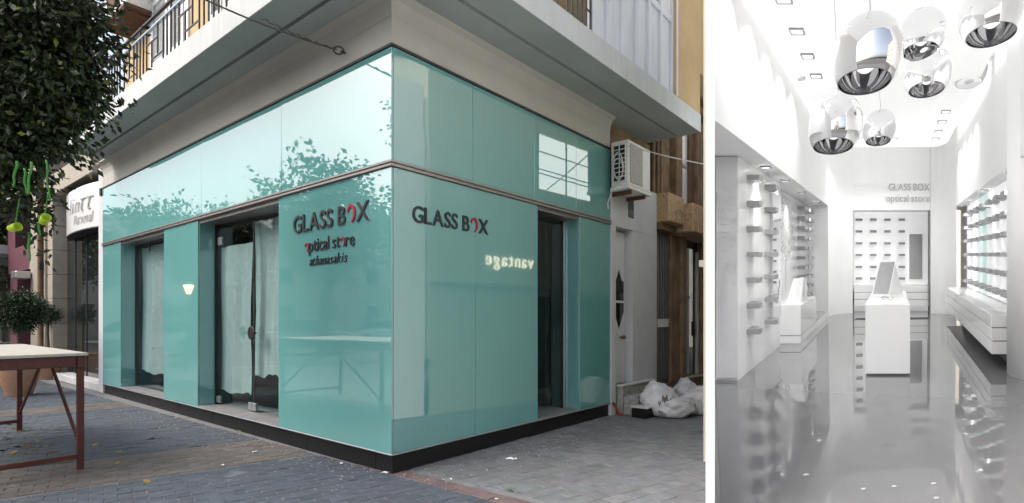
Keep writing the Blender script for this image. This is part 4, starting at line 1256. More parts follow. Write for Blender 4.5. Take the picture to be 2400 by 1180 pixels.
def scrap(px, py, w, lab):
    d = EYE * F / (py - HZ)
    p = at(px, py, d)
    ph = rl.uniform(0, 6)
    b_ = MB().grid(6, 6, lambda u, v: ((u - .5) * w * (1 + .3 * math.sin(5 * v + ph)), (v - .5) * w * 0.6, 0.006 + w * 0.16 * abs(math.sin(4 * u + ph) * math.cos(5 * v + ph))))
    o = b_.build('paper_scrap', 'paper')
    o.location = (p.x, p.y, 0.003)
    o.rotation_euler = (0, 0, rl.uniform(0, 3))
    mo = o.modifiers.new('thickness', 'SOLIDIFY'); mo.thickness = 0.003
    tag(o, lab, 'paper scrap')
scrap(1198, 1078, 0.10, 'crumpled white paper scrap on the grey paving')
scrap(903, 1110, 0.06, 'white chip of rubble at the foot of the plinth corner')
scrap(522, 1092, 0.04, 'white rubble chip beside the end of the pale band')
scrap(596, 1061, 0.05, 'flat white chip on paving below the glass door')
scrap(800, 1088, 0.04, 'small white chip along the plinth left of the corner')
scrap(1057, 1125, 0.03, 'small white chip beside the pink paving course')
scrap(1164, 1172, 0.025, 'tiny white chip near the bottom of the pink course')
db = MB()
rd_ = random.Random(5)
for k in range(1100):
    side = rd_.random()
    if side < 0.5:
        c = W(-abs(rd_.gauss(0, 0.35)) - 0.0, rd_.uniform(0, 8.5))
    else:
        c = W(rd_.uniform(0, 5.0), -abs(rd_.gauss(0, 0.4)) - 0.0)
    if c.y < 4.3: continue
    s_ = rd_.uniform(0.003, 0.010)
    db.add([(c.x + rd_.uniform(-s_, s_) + dx * s_, c.y + dy * s_ * rd_.uniform(.6, 1.4), 0.001 + dz * s_) for dx, dy, dz in ((-1, -1, 0), (1, -1, 0), (0, 1, 0), (0, 0, 1))], [(0, 1, 3), (1, 2, 3), (2, 0, 3)])
tag(db.build('grit', 'stone'), 'loose pale grit scattered along the plinth', 'grit', kind='stuff')

# ------------------------------------------------------------------ the white optical showroom on the right
# its plan runs obliquely away to the right and its floor rises gently; u = across, v = into the room, w = above its floor
KX, KZ, RH = (2092 - CX) / F, (HZ - 597) / F, 1.30
def RM(u, v, w):
    return Vector((u + KX * v, v, EYE - RH + w + KZ * v))
def U(px, v): return (px - 2092) / F * v
def WZ(py, v): return RH + (597 - py) / F * v
def VF(py): return RH * F / (py - 597)
RAY = -0.336                                  # u >= RAY * v keeps the room behind the partition
def rm(): return MB(RM)
def rthing(name, u, v, w, label, cat, group=None):
    return empty(name, RM(u, v, w), 0, label, cat, group)
def rpart(mb, name, m, parent, smooth=False):
    return mb.build(name, m, parent, smooth, off=tuple(parent.location))
def struct(o):
    o['kind'] = 'structure'
    return o
U_L, U_R, W_S, W_C, W_T = -1.34, 1.33, 2.314, 3.645, 3.92
VB = 12.17
# partition whose end face parts the street from the showroom
pw = MB().prism([(0.3512 * 2.70, 2.70), (0.3679 * 2.70, 2.70), (0.3679 * 5.72, 5.72), (0.3512 * 5.72, 5.72)], -0.02, 5.1)
struct(pw.build('partition_wall', 'room'))
fl = rm().prism([(RAY * 2.6, 2.6), (-1.90, 5.66), (-1.93, 13.1), (1.95, 13.1), (1.95, 2.6)], -0.16, 0.0)
struct(fl.build('room_floor', 'room_floor'))
def arc(cx_, cy_, rx, ry, a0, a1, n=10):
    return [(cx_ + rx * math.cos(R(a0 + (a1 - a0) * k / n)), cy_ + ry * math.sin(R(a0 + (a1 - a0) * k / n))) for k in range(n + 1)]
cp = [(RAY * 2.6, 2.6), (1.164, 2.6)] + arc(0.80, 11.35, 0.364, 0.7, 0, 90) + arc(-0.87, 11.35, 0.364, 0.7, 90, 180) + [(-1.237, 3.75)]
ce = struct(rm().prism(cp, W_C, W_C + 0.07).build('ceiling', 'glow_ceiling'))
rm().prism([(RAY * 2.6, 2.6), (1.95, 2.6), (1.95, 13.1), (-1.93, 13.1), (-1.90, 5.66)], W_T + 0.002, W_T + 0.12).build('ceiling_recess', 'room', ce)
wl = struct(rm().prism([(U_L, 4.02), (U_L, 12.6), (-1.93, 12.6), (-1.90, 5.66), (RAY * 4.02, 4.02)], W_S, W_T).build('wall_left', 'room'))
rm().prism([(-1.93, 7.82), (-1.75, 7.82), (-1.75, 12.6), (-1.93, 12.6)], 0.0, W_S - 0.002).build('niche_wall', 'frost', wl)
rm().prism([(-1.748, 11.44), (U_L, 11.44), (U_L, 11.6), (-1.748, 11.6)], 0.0, W_S - 0.002).build('niche_end', 'frost', wl)
rm().prism([(-1.749, 7.82), (-1.66, 7.82), (-1.66, 7.95), (-1.749, 7.95)], 0.0, W_S - 0.002).build('niche_return', 'room', wl)
wr = struct(rm().prism([(U_R, 2.6), (1.95, 2.6), (1.95, 12.6), (U_R, 12.6)], W_S, W_T).build('wall_right', 'room'))
rm().prism([(1.55, 6.0), (1.75, 6.0), (1.75, 12.6), (1.55, 12.6)], 0.0, W_S - 0.002).build('niche_wall', 'room', wr)
rm().prism([(1.76, 2.6), (1.95, 2.6), (1.95, 12.6), (1.76, 12.6)], 0.0, W_S - 0.003).build('outer_wall', 'room', wr)
wb = struct(rm().prism([(-0.885, VB), (0.838, VB), (0.838, VB + 0.13), (-0.885, VB + 0.13)], WZ(493, VB), W_T).build('wall_back', 'room'))
rm().prism([(U_L, 11.45)] + arc(-0.885, 11.45, 0.455, 0.72, 180, 90, 16) + [(-0.885, 12.9), (U_L, 12.9)], 0.0, W_T).build('rounded_corner', 'room', wb, False)
rm().prism([(0.838, 12.17)] + arc(0.838, 11.45, 0.492, 0.72, 90, 0, 16) + [(U_R, 12.9), (0.838, 12.9)], 0.0, W_T).build('rounded_corner', 'room', wb, False)
rm().box(-0.884, 0.837, 12.75, 12.9, 0.0, 3.0).build('alcove_back', 'backlit', wb)
rm().box(-0.884, 0.837, VB + 0.131, 12.749, WZ(493, VB), WZ(493, VB) + 0.1).build('alcove_ceiling', 'room', wb)
rm().box(0.812, 0.837, VB + 0.001, 12.74, 0.0, WZ(493, VB) - 0.002).build('shadow_gap', 'gap', wb)
rm().box(0.826, 0.838, VB - 0.004, VB - 0.0005, WZ(493, VB) + 0.01, W_C).build('panel_seam', 'frost', wb)
cm = rthing('round_column', 1.65, 6.0, 0, 'plain white rounded column at the right edge of the showroom', 'column')
rpart(rm().prism(arc(1.65, 6.0, 0.40, 0.40, 0, 350, 47), 0.0, W_C + 0.2), 'shaft', 'room', cm, True)
for p in cm.children[0].data.polygons:
    p.use_smooth = len(p.vertices) == 4
# outer building of the showroom, as the street sees it
ann = empty('showroom_building', RM(-1.97, 6.0, 0) * Vector((1, 1, 0)) if False else (KX * 6.0 - 1.97, 6.0, 0), 0, 'pale outer wall of the showroom building facing the alley', 'building')
AO = tuple(ann.location)
def alley(v, u=-1.95, z=0.0): return Vector((u + KX * v, v, z))
def aw_(v0, v1, z0, z1, u0, u1): 
    b_ = MB()
    b_.prism([tuple(alley(v0, u0).xy), tuple(alley(v0, u1).xy), tuple(alley(v1, u1).xy), tuple(alley(v1, u0).xy)], z0, z1)
    return b_
aw_(5.80, 13.2, -0.02, 5.45, -1.99, -1.945).build('wall', 'palewall', ann, off=AO)
cw_ = aw_(7.86, 9.2, 3.95, 4.95, -2.01, -1.992).build('added_glow_panel', 'lit_pane', ann, off=AO)  # glowing panel added so the right glass face mirrors a bright patch
for v in (7.83, 8.52, 9.2):
    aw_(v, v + 0.03, 3.92, 4.98, -2.04, -2.011).build('mullion', 'dark_trim', cw_, off=AO)
for z in (4.22, 4.30, 4.62):
    aw_(7.861, 9.199, z, z + 0.016, -2.03, -2.012).build('glazing_bar', 'dark_trim', cw_, off=AO)
aw_(5.81, 13.2, 2.05, 2.12, -2.04, -1.992).build('string_course', 'pale', ann, off=AO)
aw_(8.1, 10.5, 0.1, 1.95, -2.01, -1.992).build('shop_window', 'dark_glass', ann, off=AO)
vs0, vs1 = 7.73, 6.756
L0 = alley(vs0, -1.995, 2.42)
dv = (alley(vs1) - alley(vs0)); ln = dv.length; dv.normalize()
nv = Vector((dv.y, -dv.x, 0))
lt = empty('lit_sign', L0, 0, 'lit yellow white vantage lettering on the alley wall, seen reflected', 'sign')
word(lt, 'vantage', ln, 0.23, lambda x, y, z: tuple(dv * x + nv * (0.01 + z) + Vector((0, 0, y))), 'neon', ext=0.03, off=0.0, gap=0.16)

# display wall on the left
dw = rthing('display_wall', -1.6, 5.7, 0, 'white display wall with two columns of grey shelves at the left', 'display wall')
rpart(rm().prism([(-1.88, 5.70), (-1.595, 5.70), (-1.595, 7.81), (-1.88, 7.81)], 0.0, W_S - 0.002), 'panel', 'gloss_white', dw)
fg = rpart(rm().box(U(1679, 5.69), -1.600, 5.668, 5.698, 0.03, W_S - 0.01), 'glass_front', 'frost', dw)
sb = rthing('x', 0, 0, 0, None, None)
bpy.data.objects.remove(sb)
for r_ in range(-3, 4):
    w = RH + r_ * 0.281
    for v0, ln_ in ((6.02, 0.30), (6.86, 0.34)):
        rpart(rm().box(-1.594, -1.455, v0, v0 + ln_ * 0.5, w - 0.028, w + 0.028), 'shelf', 'tab', dw)
        rpart(rm().box(-1.594, -1.515, v0 + ln_ * 0.5 + 0.001, v0 + ln_, w - 0.028, w + 0.028), 'shelf', 'tab', dw)
rpart(rm().box(-1.594, -1.56, 7.17, 7.20, WZ(745, 7.15), WZ(452, 7.15)), 'pole', 'frost', dw)
mp_ = rpart(rm().box(-1.594, -1.575, 7.28, 7.80, WZ(745, 7.5), WZ(455, 7.5)), 'mirror_panel', 'mirror', dw)
# second display further back, with glass and painted tree view
dn = rthing('display_niche', -1.74, 8.0, 0, 'recessed niche with many rows of grey shelves behind the white pedestal', 'display niche')
for r_ in range(11):
    w = WZ(496, 11) - r_ * (WZ(496, 11) - WZ(712, 11)) / 10
    for k in range(3):
        v = 10.1 + k * 0.45
        rpart(rm().box(-1.749, -1.60, v, v + 0.3, w - 0.03, w + 0.03), 'shelf', 'tab', dn)
rpart(rm().box(-1.749, -1.742, 8.0, 9.9, 0.62, W_S - 0.01), 'glass_panel', 'frost_light', dn)
def painted_tree(parent, fn, h, wd, seed, m='tree_view'):  # grey shapes painted on the glass for the tree seen in it
    rr = random.Random(seed)
    b_ = MB()
    def poly(pts):
        b_.add([fn(x, y) for x, y in pts], [tuple(range(len(pts)))])
    poly([(-0.035 * wd, 0), (0.05 * wd, 0), (0.03 * wd, h * 0.5), (-0.03 * wd, h * 0.5)])
    for _ in range(260):
        a, r_ = rr.uniform(0, 6.28), rr.random() ** 0.55
        x, y = math.cos(a) * r_ * wd * 0.5, h * 0.68 + math.sin(a) * r_ * h * 0.33
        s = rr.uniform(0.02, 0.055) * wd
        k = rr.uniform(0, 6.28)
        poly([(x + s * math.cos(k + t) * (1 if j % 2 else 0.5), y + s * 0.5 * math.sin(k + t)) for j, t in enumerate([0, 1.05, 2.1, 3.14, 4.2, 5.2])])
    return rpart(b_, 'painted_tree', m, parent)
vf = 5.664
painted_tree(dw, lambda x, y: tuple(RM(max(U(1679, vf), min(-1.602, -1.74 + x)), vf + random.uniform(0, 0.003), 0.36 + y)), 1.75, 0.75, 3)
painted_tree(dn, lambda x, y: tuple(RM(-1.7405 + random.uniform(0, 0.003), min(9.85, max(8.05, 9.0 + x)), 0.7 + y)), 1.5, 1.5, 4)

# pedestal, platform and folded bag
pp = rthing('platform', -1.5, 8.04, 0, 'low white platform running along the left wall', 'platform')
rpart(rm().box(-1.74, U_L, 8.036, 11.435, 0.0, 0.108, 0.003), 'deck', 'gloss_white', pp)
rpart(rm().box(-1.738, U_L - 0.004, 8.04, 11.434, 0.1085, 0.120), 'shadow_gap', 'gap', pp)
pd = rthing('pedestal', -1.5, 8.04, 0.12, 'white box pedestal carrying the folded white bag', 'pedestal')
rpart(rm().box(-1.738, U_L, 8.036, 9.67, 0.1205, 0.566, 0.003), 'block', 'gloss_white', pd)
bw = 0.567
bg_ = rthing('folded_bag', -1.5, 8.5, bw, 'folded white bag standing open on the pedestal', 'bag')
fb_ = rm()
tp = lambda x, v, y: (U(x, v), v, WZ(y, v))
v1_, v2_ = 8.30, 8.75
pts = [(-1.60, v1_, bw), (-1.36, v1_ + 0.05, bw), (-1.36, v2_, bw), (-1.60, v2_, bw), (-1.53, v1_ + 0.20, bw + 0.36), (-1.37, v1_ + 0.22, bw + 0.38), (-1.37, v2_ - 0.12, bw + 0.35), (-1.53, v2_ - 0.14, bw + 0.33)]
fb_.add(pts, [(3, 2, 1, 0), (0, 1, 5, 4), (1, 2, 6, 5), (2, 3, 7, 6), (3, 0, 4, 7), (4, 5, 6, 7)])
rpart(fb_, 'body', 'gloss_white', bg_)
fl_ = rm().add([(-1.368, v1_ + 0.02, bw + 0.002), (-1.355, v2_ + 0.05, bw + 0.002), (-1.358, v2_ - 0.08, bw + 0.36), (-1.36, v1_ + 0.20, bw + 0.36), (-1.352, v1_ + 0.25, bw + 0.18)], [(0, 4, 3), (0, 1, 4), (1, 2, 4), (2, 3, 4), (3, 4, 0)])
fo = rpart(fl_, 'flap', 'gloss_white', bg_)
fo.modifiers.new('thickness', 'SOLIDIFY').thickness = 0.006

# central counter with its stands
cn = rthing('counter', -0.05, 5.92, 0, 'long white glossy counter in the middle of the showroom', 'counter')
cw0, cw1, ct = U(2028, 5.914), U(2133, 5.914), WZ(713.5, 5.914)
rpart(rm().box(cw0, cw1, 5.914, 8.0, 0.02, ct, 0.003), 'block', 'gloss_white', cn)
rpart(rm().box(cw0 + 0.03, cw1 - 0.03, 5.95, 7.96, 0.0, 0.0195), 'shadow_gap', 'gap', cn)
def slab4(c, th):
    b_ = rm()
    c = [Vector(p) for p in c]
    n_ = (c[1] - c[0]).cross(c[3] - c[0]).normalized() * th
    vs = [tuple(p) for p in c] + [tuple(p + n_) for p in c]
    b_.add(vs, [(0, 1, 2, 3), (7, 6, 5, 4), (0, 4, 5, 1), (1, 5, 6, 2), (2, 6, 7, 3), (3, 7, 4, 0)])
    return b_
ta = rthing('display_tablet', 0, 6.9, ct, 'tilted tablet with grey screen standing on the counter', 'tablet')
vt_ = 6.75
tc = [(U(2041, vt_), vt_, ct + 0.012), (U(2082, vt_), vt_ + 0.04, ct + 0.002), (U(2100, vt_ + 0.3), vt_ + 0.30, WZ(612, vt_)), (U(2062, vt_ + 0.3), vt_ + 0.26, WZ(613, vt_))]
rpart(slab4(tc, 0.03), 'frame', 'gloss_white', ta)
cen = sum((Vector(p) for p in tc), Vector()) / 4
nrm_ = (Vector(tc[1]) - Vector(tc[0])).cross(Vector(tc[3]) - Vector(tc[0])).normalized()
sgn = 1 if nrm_.y < 0 else -1
inn = [tuple(cen + (Vector(p) - cen) * 0.86 + nrm_ * sgn * (0.034 if sgn > 0 else 0.004)) for p in tc]
rpart(slab4(inn, 0.003 * sgn), 'screen', 'screen', ta)
pr_ = [(U(2098, vt_ + 0.34), vt_ + 0.34, WZ(620, vt_)), (U(2116, vt_ + 0.6), vt_ + 0.62, ct + 0.004), (U(2084, vt_ + 0.6), vt_ + 0.60, ct + 0.004), (U(2080, vt_ + 0.34), vt_ + 0.34, WZ(618, vt_))]
rpart(slab4(pr_, 0.015), 'prop', 'gloss_white', ta)
sp_ = rthing('spectacles', -0.05, 6.4, ct, 'pair of thin spectacles lying on the counter before the tablet', 'spectacles')
b_ = rm()
for s in (-1, 1):
    b_.tube([(-0.06 + s * 0.035 + 0.027 * math.cos(t * .5236), 6.42, ct + 0.028 + 0.022 * math.sin(t * .5236)) for t in range(13)], 0.003, 5)
    b_.tube([(-0.06 + s * 0.064, 6.42, ct + 0.035), (-0.06 + s * 0.06, 6.46, ct + 0.02)], 0.003, 5)
b_.tube([(-0.07, 6.42, ct + 0.035), (-0.05, 6.42, ct + 0.035)], 0.003, 5)
rpart(b_, 'frame', 'tab', sp_)

# alcove shelves, drawers and mirror
al = rthing('alcove_display', 0, 12.7, 0.7, 'back alcove display of small grey shelves in four columns', 'display wall')
for px in (2013.6, 2047, 2080, 2113.6):
    for py in (515.7, 543, 571, 598, 626, 653):
        u, w = U(px, 12.7), WZ(py, 12.7)
        rpart(rm().box(u - 0.075, u + 0.075, 12.60, 12.748, w - 0.026, w + 0.026), 'shelf', 'tab', al)
am = rpart(rm().box(U(2131, 12.72), U(2162, 12.72), 12.72, 12.747, WZ(655, 12.72), WZ(549, 12.72)), 'mirror', 'frost', al)
def drawers(label, u0, u1, v0, v1, w0, w1, side):
    e = rthing('drawer_cabinet', (u0 + u1) / 2, (v0 + v1) / 2, w0, label, 'cabinet')
    rpart(rm().box(u0 + 0.012, u1 - 0.002, v0 + 0.012, v1 - 0.002, w0 + 0.006, w1 - 0.006), 'carcass', 'gap', e)
    for k in range(3):
        a, b2 = w0 + (w1 - w0) * k / 3 + 0.006, w0 + (w1 - w0) * (k + 1) / 3 - 0.006
        d_ = rpart(rm().box(u0, u1, v0, v1, a, b2, 0.003), 'drawer', 'gloss_white', e)
        m_ = a + (b2 - a) * 0.55
        if side == 'front':
            for q0, q1 in ((u0 + 0.10, u0 + 0.62), (u1 - 0.62, u1 - 0.10)):
                rpart(rm().tube([(q0, v0 - 0.03, m_), (q1, v0 - 0.03, m_)], 0.009, 6), 'handle', 'tab', d_)
        else:
            hb = rm().tube([(u0, v0 + 0.14, m_), (u0 - 0.03, v0 + 0.16, m_), (u0 - 0.03, v1 - 0.3, m_), (u0, v1 - 0.28, m_)], 0.009, 6)
            o = rpart(hb, 'handle', 'tab', d_)
    return e
drawers('white three drawer cabinet across the back alcove', -0.85, 0.80, 12.22, 12.70, WZ(719, 12.22), WZ(669, 12.22), 'front')
drawers('long floating white drawer cabinet along the right wall', 1.108, 1.548, 6.18, 11.30, 0.176, 0.63, 'left')
rs = rthing('display_niche', 1.54, 8.0, 0.7, 'right wall niche with six rows of grey shelves', 'display niche')
rpart(rm().box(1.543, 1.549, 6.3, 11.4, 0.64, W_S - 0.01), 'lit_panel', 'backlit', rs)
for r_ in range(6):
    w = RH + (0.77, 0.515, 0.26, 0.0, -0.25, -0.51)[r_]
    for v in (6.30, 6.79, 7.37, 7.95, 8.55, 9.15, 9.85, 10.6):
        rpart(rm().box(1.38, 1.542, v, v + 0.30, w - 0.028, w + 0.028), 'shelf', 'tab', rs)
rpart(rm().box(1.40, 1.541, 8.93, 8.95, 0.66, W_S - 0.02), 'divider', 'glass', rs)

# wall lettering
ws = rthing('wall_lettering', U(2083, VB), VB, WZ(447, VB), 'thin grey GLASS BOX optical store lettering on the back wall', 'sign')
wo = ws.location.copy()
def back_map(u0, w0):
    return lambda x, y, z: tuple(RM(u0 + x, VB - 0.003 - z, w0 + y) - wo)
word(ws, 'GLASS BOX', U(2179, VB) - U(2083, VB), WZ(431, VB) - WZ(447, VB), back_map(U(2083, VB), WZ(447, VB)), 'room_letter', ext=0.03)
word(ws, 'optical store', U(2179, VB) - U(2077, VB), WZ(431, VB) - WZ(447, VB), back_map(U(2077, VB), WZ(473, VB)), 'room_letter', ext=0.03, gap=0.08)

# recessed downlights
DL_POWER, SL_POWER = 3.0, 2.7
def downlight(u, v, w, s, power, label, group):
    e = rthing('downlight', u, v, w - 0.002, label, 'downlight', group)
    t = rm()
    for a, b2, c_, d_ in ((-s, s, -s, -s * .78), (-s, s, s * .78, s), (-s, -s * .78, -s * .77, s * .77), (s * .78, s, -s * .77, s * .77)):
        t.box(u + a, u + b2, v + c_, v + d_, w - 0.022, w - 0.002)
    rpart(t, 'trim', 'tab', e)
    rpart(rm().box(u - s * .77, u + s * .77, v - s * .77, v + s * .77, w - 0.010, w - 0.003), 'lens', 'lens', e)
    ld = bpy.data.lights.new('downlight_glow', 'AREA')
    ld.shape = 'SQUARE'; ld.size = s * 1.4; ld.energy = power; ld.spread = R(112); ld.color = (1.0, 0.99, 0.97)
    lo = bpy.data.objects.new('downlight_glow', ld)
    COL.objects.link(lo)
    lo.parent = e
    lo.location = (0, 0, -0.026)
names = ('nearest', 'second', 'third', 'farthest')
for k, v in enumerate((5.77, 6.49, 7.21)):
    downlight(-1.0, v, W_C, 0.075, DL_POWER, 'square ceiling downlight, %s of the left row' % ('nearest', 'middle', 'farthest')[k], 'ceiling downlights')
for k, v in enumerate((9.02, 9.71, 10.45, 11.14)):
    downlight(0.87, v, W_C, 0.075, DL_POWER, 'square ceiling downlight, %s of the right row' % names[k], 'ceiling downlights')
for k, u in enumerate((0.03, -0.62)):
    downlight(u, 11.14, W_C, 0.075, DL_POWER, 'square ceiling downlight at the back, %s' % ('behind the smallest pendant lamp', 'left behind the pendant lamps')[k], 'ceiling downlights')
for k, (u, v) in enumerate(((-1.0, 5.05), (-1.0, 4.33), (0.87, 4.33), (0.87, 5.05))):  # unseen downlights added to light the counter front
    downlight(u, v, W_C, 0.075, DL_POWER, 'added square ceiling downlight above the picture, %s' % ('left row, fourth from the back', 'left row, nearest the entrance', 'right row, nearest the entrance', 'right row, second from the entrance')[k], 'ceiling downlights')
for k, v in enumerate((6.35, 7.5, 8.9, 10.6)):
    downlight(-1.46, v, W_S, 0.06, SL_POWER, 'small soffit downlight over the left display, %s' % names[k], 'soffit downlights')
for k, v in enumerate((6.7, 8.6, 10.4)):
    downlight(1.44, v, W_S, 0.055, SL_POWER, 'small soffit downlight over the right shelves, %s' % ('nearest', 'middle', 'farthest')[k], 'soffit downlights')

# unseen light strips added in the ceiling recess to even the room's light
for lab, u0, u1 in (('left', -1.22, -1.17), ('right', 1.10, 1.15)):
    e = rthing('added_cove_strip', u0, 3.9, W_C + 0.075, 'added white light strip hidden in the ceiling recess along the %s side' % lab, 'light strip')
    rpart(rm().box(u0, u1, 3.9, 11.2, W_C + 0.072, W_C + 0.11), 'diffuser', 'added_cove_light', e)

# chrome pendant lamps
def pendant(px, ybot, width, label):
    t = (px - CX) / F
    r_ = 0.19
    v = 2 * r_ * F * math.sqrt(1 + t * t) / width
    hgt_ = r_ * 2 * 1.12
    c = at(px, ybot - width * 0.06, v)
    ceil_z = RM(0, v, W_C).z
    e = empty('pendant_lamp', c, 0, label, 'pendant lamp', 'chrome pendant lamps')
    prof = []
    for k in range(25):
        a = -52 + 142 * k / 24
        rr = r_ * math.cos(R(a)) if a > 0 else r_ * (1 - 0.26 * (1 - math.cos(R(a))) / (1 - math.cos(R(52))))
        zz = r_ * (1.45 if a > 0 else 1.2) * math.sin(R(a))
        prof.append((max(rr, 0.004), zz))
    zmin = prof[0][1]
    prof = [(a, z - zmin) for a, z in prof]
    inner = [(max(a - 0.006, 0.002), z - 0.004 if k else z) for k, (a, z) in enumerate(prof)]
    tilt = Matrix.Rotation(R(11), 4, 'Y') @ Matrix.Rotation(R(-9), 4, 'X')
    sh = MB().lathe(prof, n=48)
    sh.v = [tuple(tilt @ Vector(p)) for p in sh.v]
    sh.build('shade', 'chrome', e, True)
    si = MB().lathe(inner[::-1], n=48)
    si.v = [tuple(tilt @ Vector(p)) for p in si.v]
    si.build('shade_lining', 'chrome', e, True)
    ri = MB().lathe([prof[0], inner[0]], n=48)
    ri.v = [tuple(tilt @ Vector(p)) for p in ri.v]
    ri.build('rim', 'gap', e)
    so = MB().lathe([(0.001, 0.16), (0.05, 0.16), (0.055, 0.2), (0.045, 0.26), (0.03, 0.28), (0.03, prof[-1][1])], n=20)
    so.v = [tuple(tilt @ Vector(p)) for p in so.v]
    so.build('socket', 'alu', e, True)
    bu = MB().lathe([(0.001, 0.07), (0.03, 0.075), (0.05, 0.10), (0.055, 0.13), (0.04, 0.159)], n=16)
    bu.v = [tuple(tilt @ Vector(p)) for p in bu.v]
    bu.build('added_bulb', 'added_bulb', e, True)  # glow added inside the shade to brighten its lining
    top = tilt @ Vector((0, 0, prof[-1][1]))
    MB().tube([top, (0, 0, ceil_z - c.z - 0.004)], 0.0035, 6).build('cord', 'alu', e)
    MB().lathe([(0.001, -0.03), (0.05, -0.03), (0.05, -0.001), (0.001, -0.0005)], (0, 0, ceil_z - c.z), 20).build('ceiling_rose', 'gloss_white', e, True)
pendant(2025, 203, 174, 'largest chrome pendant lamp, hanging at the front left')
pendant(2157, 127, 116, 'chrome pendant lamp at top middle, right of the largest one')
pendant(2322, 93, 165, 'chrome pendant lamp cut by the top right corner')
pendant(2171, 218, 116, 'chrome pendant lamp hanging just below the top middle one')
pendant(2271, 200, 86, 'small chrome pendant lamp at the right, below the corner one')
pendant(1952, 351, 129, 'lowest chrome pendant lamp, hanging at the left')
pendant(2058, 336, 80, 'smallest chrome pendant lamp, right beside the lowest one')
pendant(1878, 17, 76, 'chrome pendant lamp barely showing at the top left of the showroom')

# ------------------------------------------------------------------ what the glass mirrors: the avenue to the left and the houses to the right
def house(name, x0, x1, y0, y1, h, m, label, face, nw, nz, zoff=1.2, wm='dark_glass'):
    e = empty(name, ((x0 + x1) / 2, (y0 + y1) / 2, 0), 0, label, 'building', 'houses around the crossing')
    o_ = tuple(e.location)
    MB().box(x0, x1, y0, y1, -0.03, h).build('wall', m, e, off=o_)
    MB().box(x0 - 0.2, x1 + 0.2, y0 - 0.2, y1 + 0.2, h + 0.002, h + 0.3).build('roof', 'pale', e, off=o_)
    xf = x1 if face > 0 else x0
    for r_ in range(nz):
        for k in range(nw):
            yc = y0 + (y1 - y0) * (k + 0.5) / nw
            z = zoff + r_ * 3.1
            if z + 1.5 > h: continue
            w_ = MB().box(xf + face * 0.002, xf + face * 0.05, yc - 0.55, yc + 0.55, z, z + 1.5).build('window', 'white_paint', e, off=o_)
            MB().box(xf + face * 0.051, xf + face * 0.06, yc - 0.47, yc + 0.47, z + 0.08, z + 1.42).build('pane', wm, w_, off=o_)
    return e
house('avenue_house', -54, -42, -14, 2, 8.6, 'tanwall', 'tan house across the avenue, seen only reflected', 1, 5, 2)
house('avenue_house', -56, -43, 3, 16, 9.8, 'cream', 'cream house across the avenue, seen only reflected', 1, 4, 3)
house('avenue_house', -55, -42, 17, 44, 9.0, 'pale', 'long pale house across the avenue, seen only reflected', 1, 8, 2)
house('side_house', 19, 30, -18, 10.4, 13.5, 'palewall', 'tall cream house across the side street, seen only reflected', -1, 7, 4, 1.5)
house('side_house', 21, 32, 16.2, 34, 12, 'palewall', 'tall far cream house across the side street, seen only reflected', -1, 5, 3, 1.5)
house('side_house', 24, 33, 10.6, 16.0, 7.5, 'pale', 'low pale house between the tall ones, seen only reflected', -1, 2, 2, 1.5)
rv = random.Random(9)
tc0 = leaf_cloud([((0, 0, 4.3), (1.9, 1.9, 1.35)), ((1.1, 0.8, 4.9), (1.2, 1.2, 0.9)), ((-1.0, 0.9, 4.7), (1.2, 1.2, 0.9)), ((0.2, -1.3, 5.2), (1.1, 1.1, 0.85)), ((0, 1.8, 4.2), (0.9, 0.9, 0.7))], 5200, 0.20, rv, (0.045, 0.075, 0.025)).mesh('crown', 'leaf')
tk0 = MB()
tk0.tube([(0, 0, -0.03), (0.05, 0, 1.5), (-0.05, 0.1, 2.6), (0, 0, 4.2)], [0.17, 0.14, 0.12, 0.05], 8)
for q in ((1, .8, 4.4), (-1, .8, 4.3), (.2, -1.2, 4.7)):
    tk0.tube([(-0.05, 0.1, 2.5), (q[0] * .5, q[1] * .5, 3.5), q], [0.08, 0.06, 0.02], 6)
tk0 = tk0.mesh('trunk', 'bark', True)
for k, (x, y, s) in enumerate(((-18.5, 3.2, 1.2), (-19.5, 8.3, 1.32), (-19, 13.2, 1.02), (-20, 19.5, 1.0), (-33.5, -3.5, 1.3), (-33.5, 3.0, 1.35), (-33.5, 10, 1.3), (-33.5, 16, 1.25), (-33, 23, 1.2), (-33, 30, 1.2))):
    e = empty('avenue_tree', (x, y, 0), k * 1.3, 'avenue tree seen only reflected in teal glass, %s' % ('first of the near row', 'second of the near row', 'third of the near row', 'last of the near row', 'first of the far row', 'second of the far row', 'third of the far row', 'fourth of the far row', 'fifth of the far row', 'last of the far row')[k], 'tree', 'avenue trees seen reflected')
    e.scale = (s, s, s)
    for nm, me in (('crown', tc0), ('trunk', tk0)):
        o = bpy.data.objects.new(nm, me); COL.objects.link(o); o.parent = e
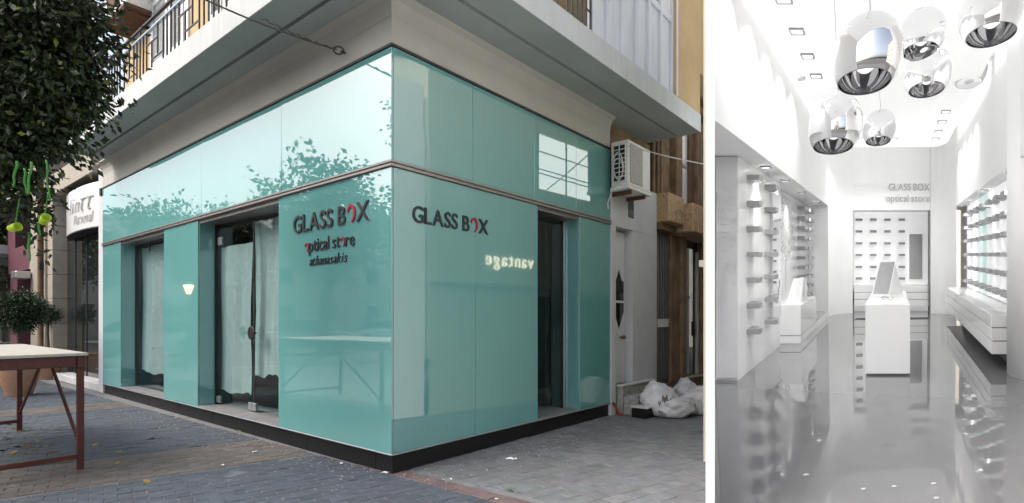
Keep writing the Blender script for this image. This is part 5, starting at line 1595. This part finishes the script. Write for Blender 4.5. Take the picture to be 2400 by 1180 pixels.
def car(x, y, rz, paint, label):
    e = empty('parked_car', (x, y, 0), rz, label, 'car', 'cars parked along the avenue')
    sec = [(-2.1, 0.45, 0.62, 0.74), (-2.05, 0.35, 0.80, 0.82), (-1.3, 0.30, 0.95, 0.86), (0.9, 0.30, 0.98, 0.87), (1.5, 0.30, 0.92, 0.86), (2.05, 0.35, 0.85, 0.82), (2.15, 0.45, 0.62, 0.74)]
    vs, fs = [], []
    for sx, z0, z1, hw in sec:
        vs += [(sx, -hw, z0), (sx, -hw * 1.02, (z0 + z1) / 2), (sx, -hw * .94, z1), (sx, hw * .94, z1), (sx, hw * 1.02, (z0 + z1) / 2), (sx, hw, z0)]
    for k in range(len(sec) - 1):
        for j in range(6):
            fs.append((k * 6 + j, k * 6 + (j + 1) % 6, k * 6 + 6 + (j + 1) % 6, k * 6 + 6 + j))
    fs += [tuple(range(5, -1, -1)), tuple(range(len(vs) - 6, len(vs)))]
    MB().add(vs, fs).build('body', paint, e)
    cab = [(-1.15, 0.96, 0.78), (-0.45, 1.46, 0.62), (1.25, 1.48, 0.62), (1.95, 0.95, 0.76)]
    vs = [(x_, s_ * w_, z_) for x_, z_, w_ in cab for s_ in (-1, 1)]
    MB().add(vs, [(0, 1, 3, 2), (2, 3, 5, 4), (4, 5, 7, 6), (0, 2, 4, 6), (1, 7, 5, 3)]).build('cabin_glass', 'carglass', e)
    MB().box(-0.5, 1.3, -0.60, 0.60, 1.462, 1.51, 0.02).build('roof', paint, e)
    for sx in (-1.35, 1.35):
        for sy in (-1, 1):
            l2 = MB().lathe([(0.2, -0.10), (0.32, -0.10), (0.33, 0.10), (0.2, 0.10)], n=20)
            w_ = MB()
            w_.add([(sx + a, sy * 0.80 + c_, 0.33 + b2) for a, b2, c_ in l2.v], l2.f)
            wo_ = w_.build('wheel', 'rubber', e, True)
            l3 = MB().lathe([(0.001, -0.11), (0.2, -0.10), (0.2, 0.10), (0.001, 0.11)], n=16)
            MB().add([(sx + a, sy * 0.80 + c_, 0.33 + b2) for a, b2, c_ in l3.v], l3.f).build('rim', 'alu', wo_)
    for sy in (-0.6, 0.6):
        MB().box(-2.13, -2.06, sy - 0.15, sy + 0.15, 0.62, 0.76).build('headlight', 'frost_light', e)
for k, (x, y, p, lab) in enumerate(((-21.5, 3.2, 'carwhite', 'white car parked nearest in the avenue, seen only reflected'), (-22, 9.5, 'cargrey', 'first silver car in the avenue, seen only reflected'), (-22, 15.5, 'carwhite', 'second white car in the avenue, seen only reflected'), (-22, -2.6, 'cargrey', 'last silver car in the avenue, seen only reflected'), (-30, 6, 'carwhite', 'white car across the avenue, seen only reflected'))):
    car(x, y, R(90), p, lab)
lp_ = empty('street_lamp', (-13.5, 11.41, 0), 0, 'street lamp with a warm lit head, seen reflected in the teal glass', 'street lamp')
lp_.scale = (0.86, 0.86, 0.86)
MB().tube([(0, 0, -0.03), (0, 0, 2.6)], [0.06, 0.04], 8).build('post', 'black_iron', lp_, True)
MB().lathe([(0.001, 2.58), (0.08, 2.6), (0.19, 2.9), (0.001, 2.92)], n=16).build('lamp_head', 'warm', lp_, True)
MB().lathe([(0.21, 2.921), (0.05, 3.02), (0.001, 3.03)], n=16).build('lamp_cap', 'black_iron', lp_, True)
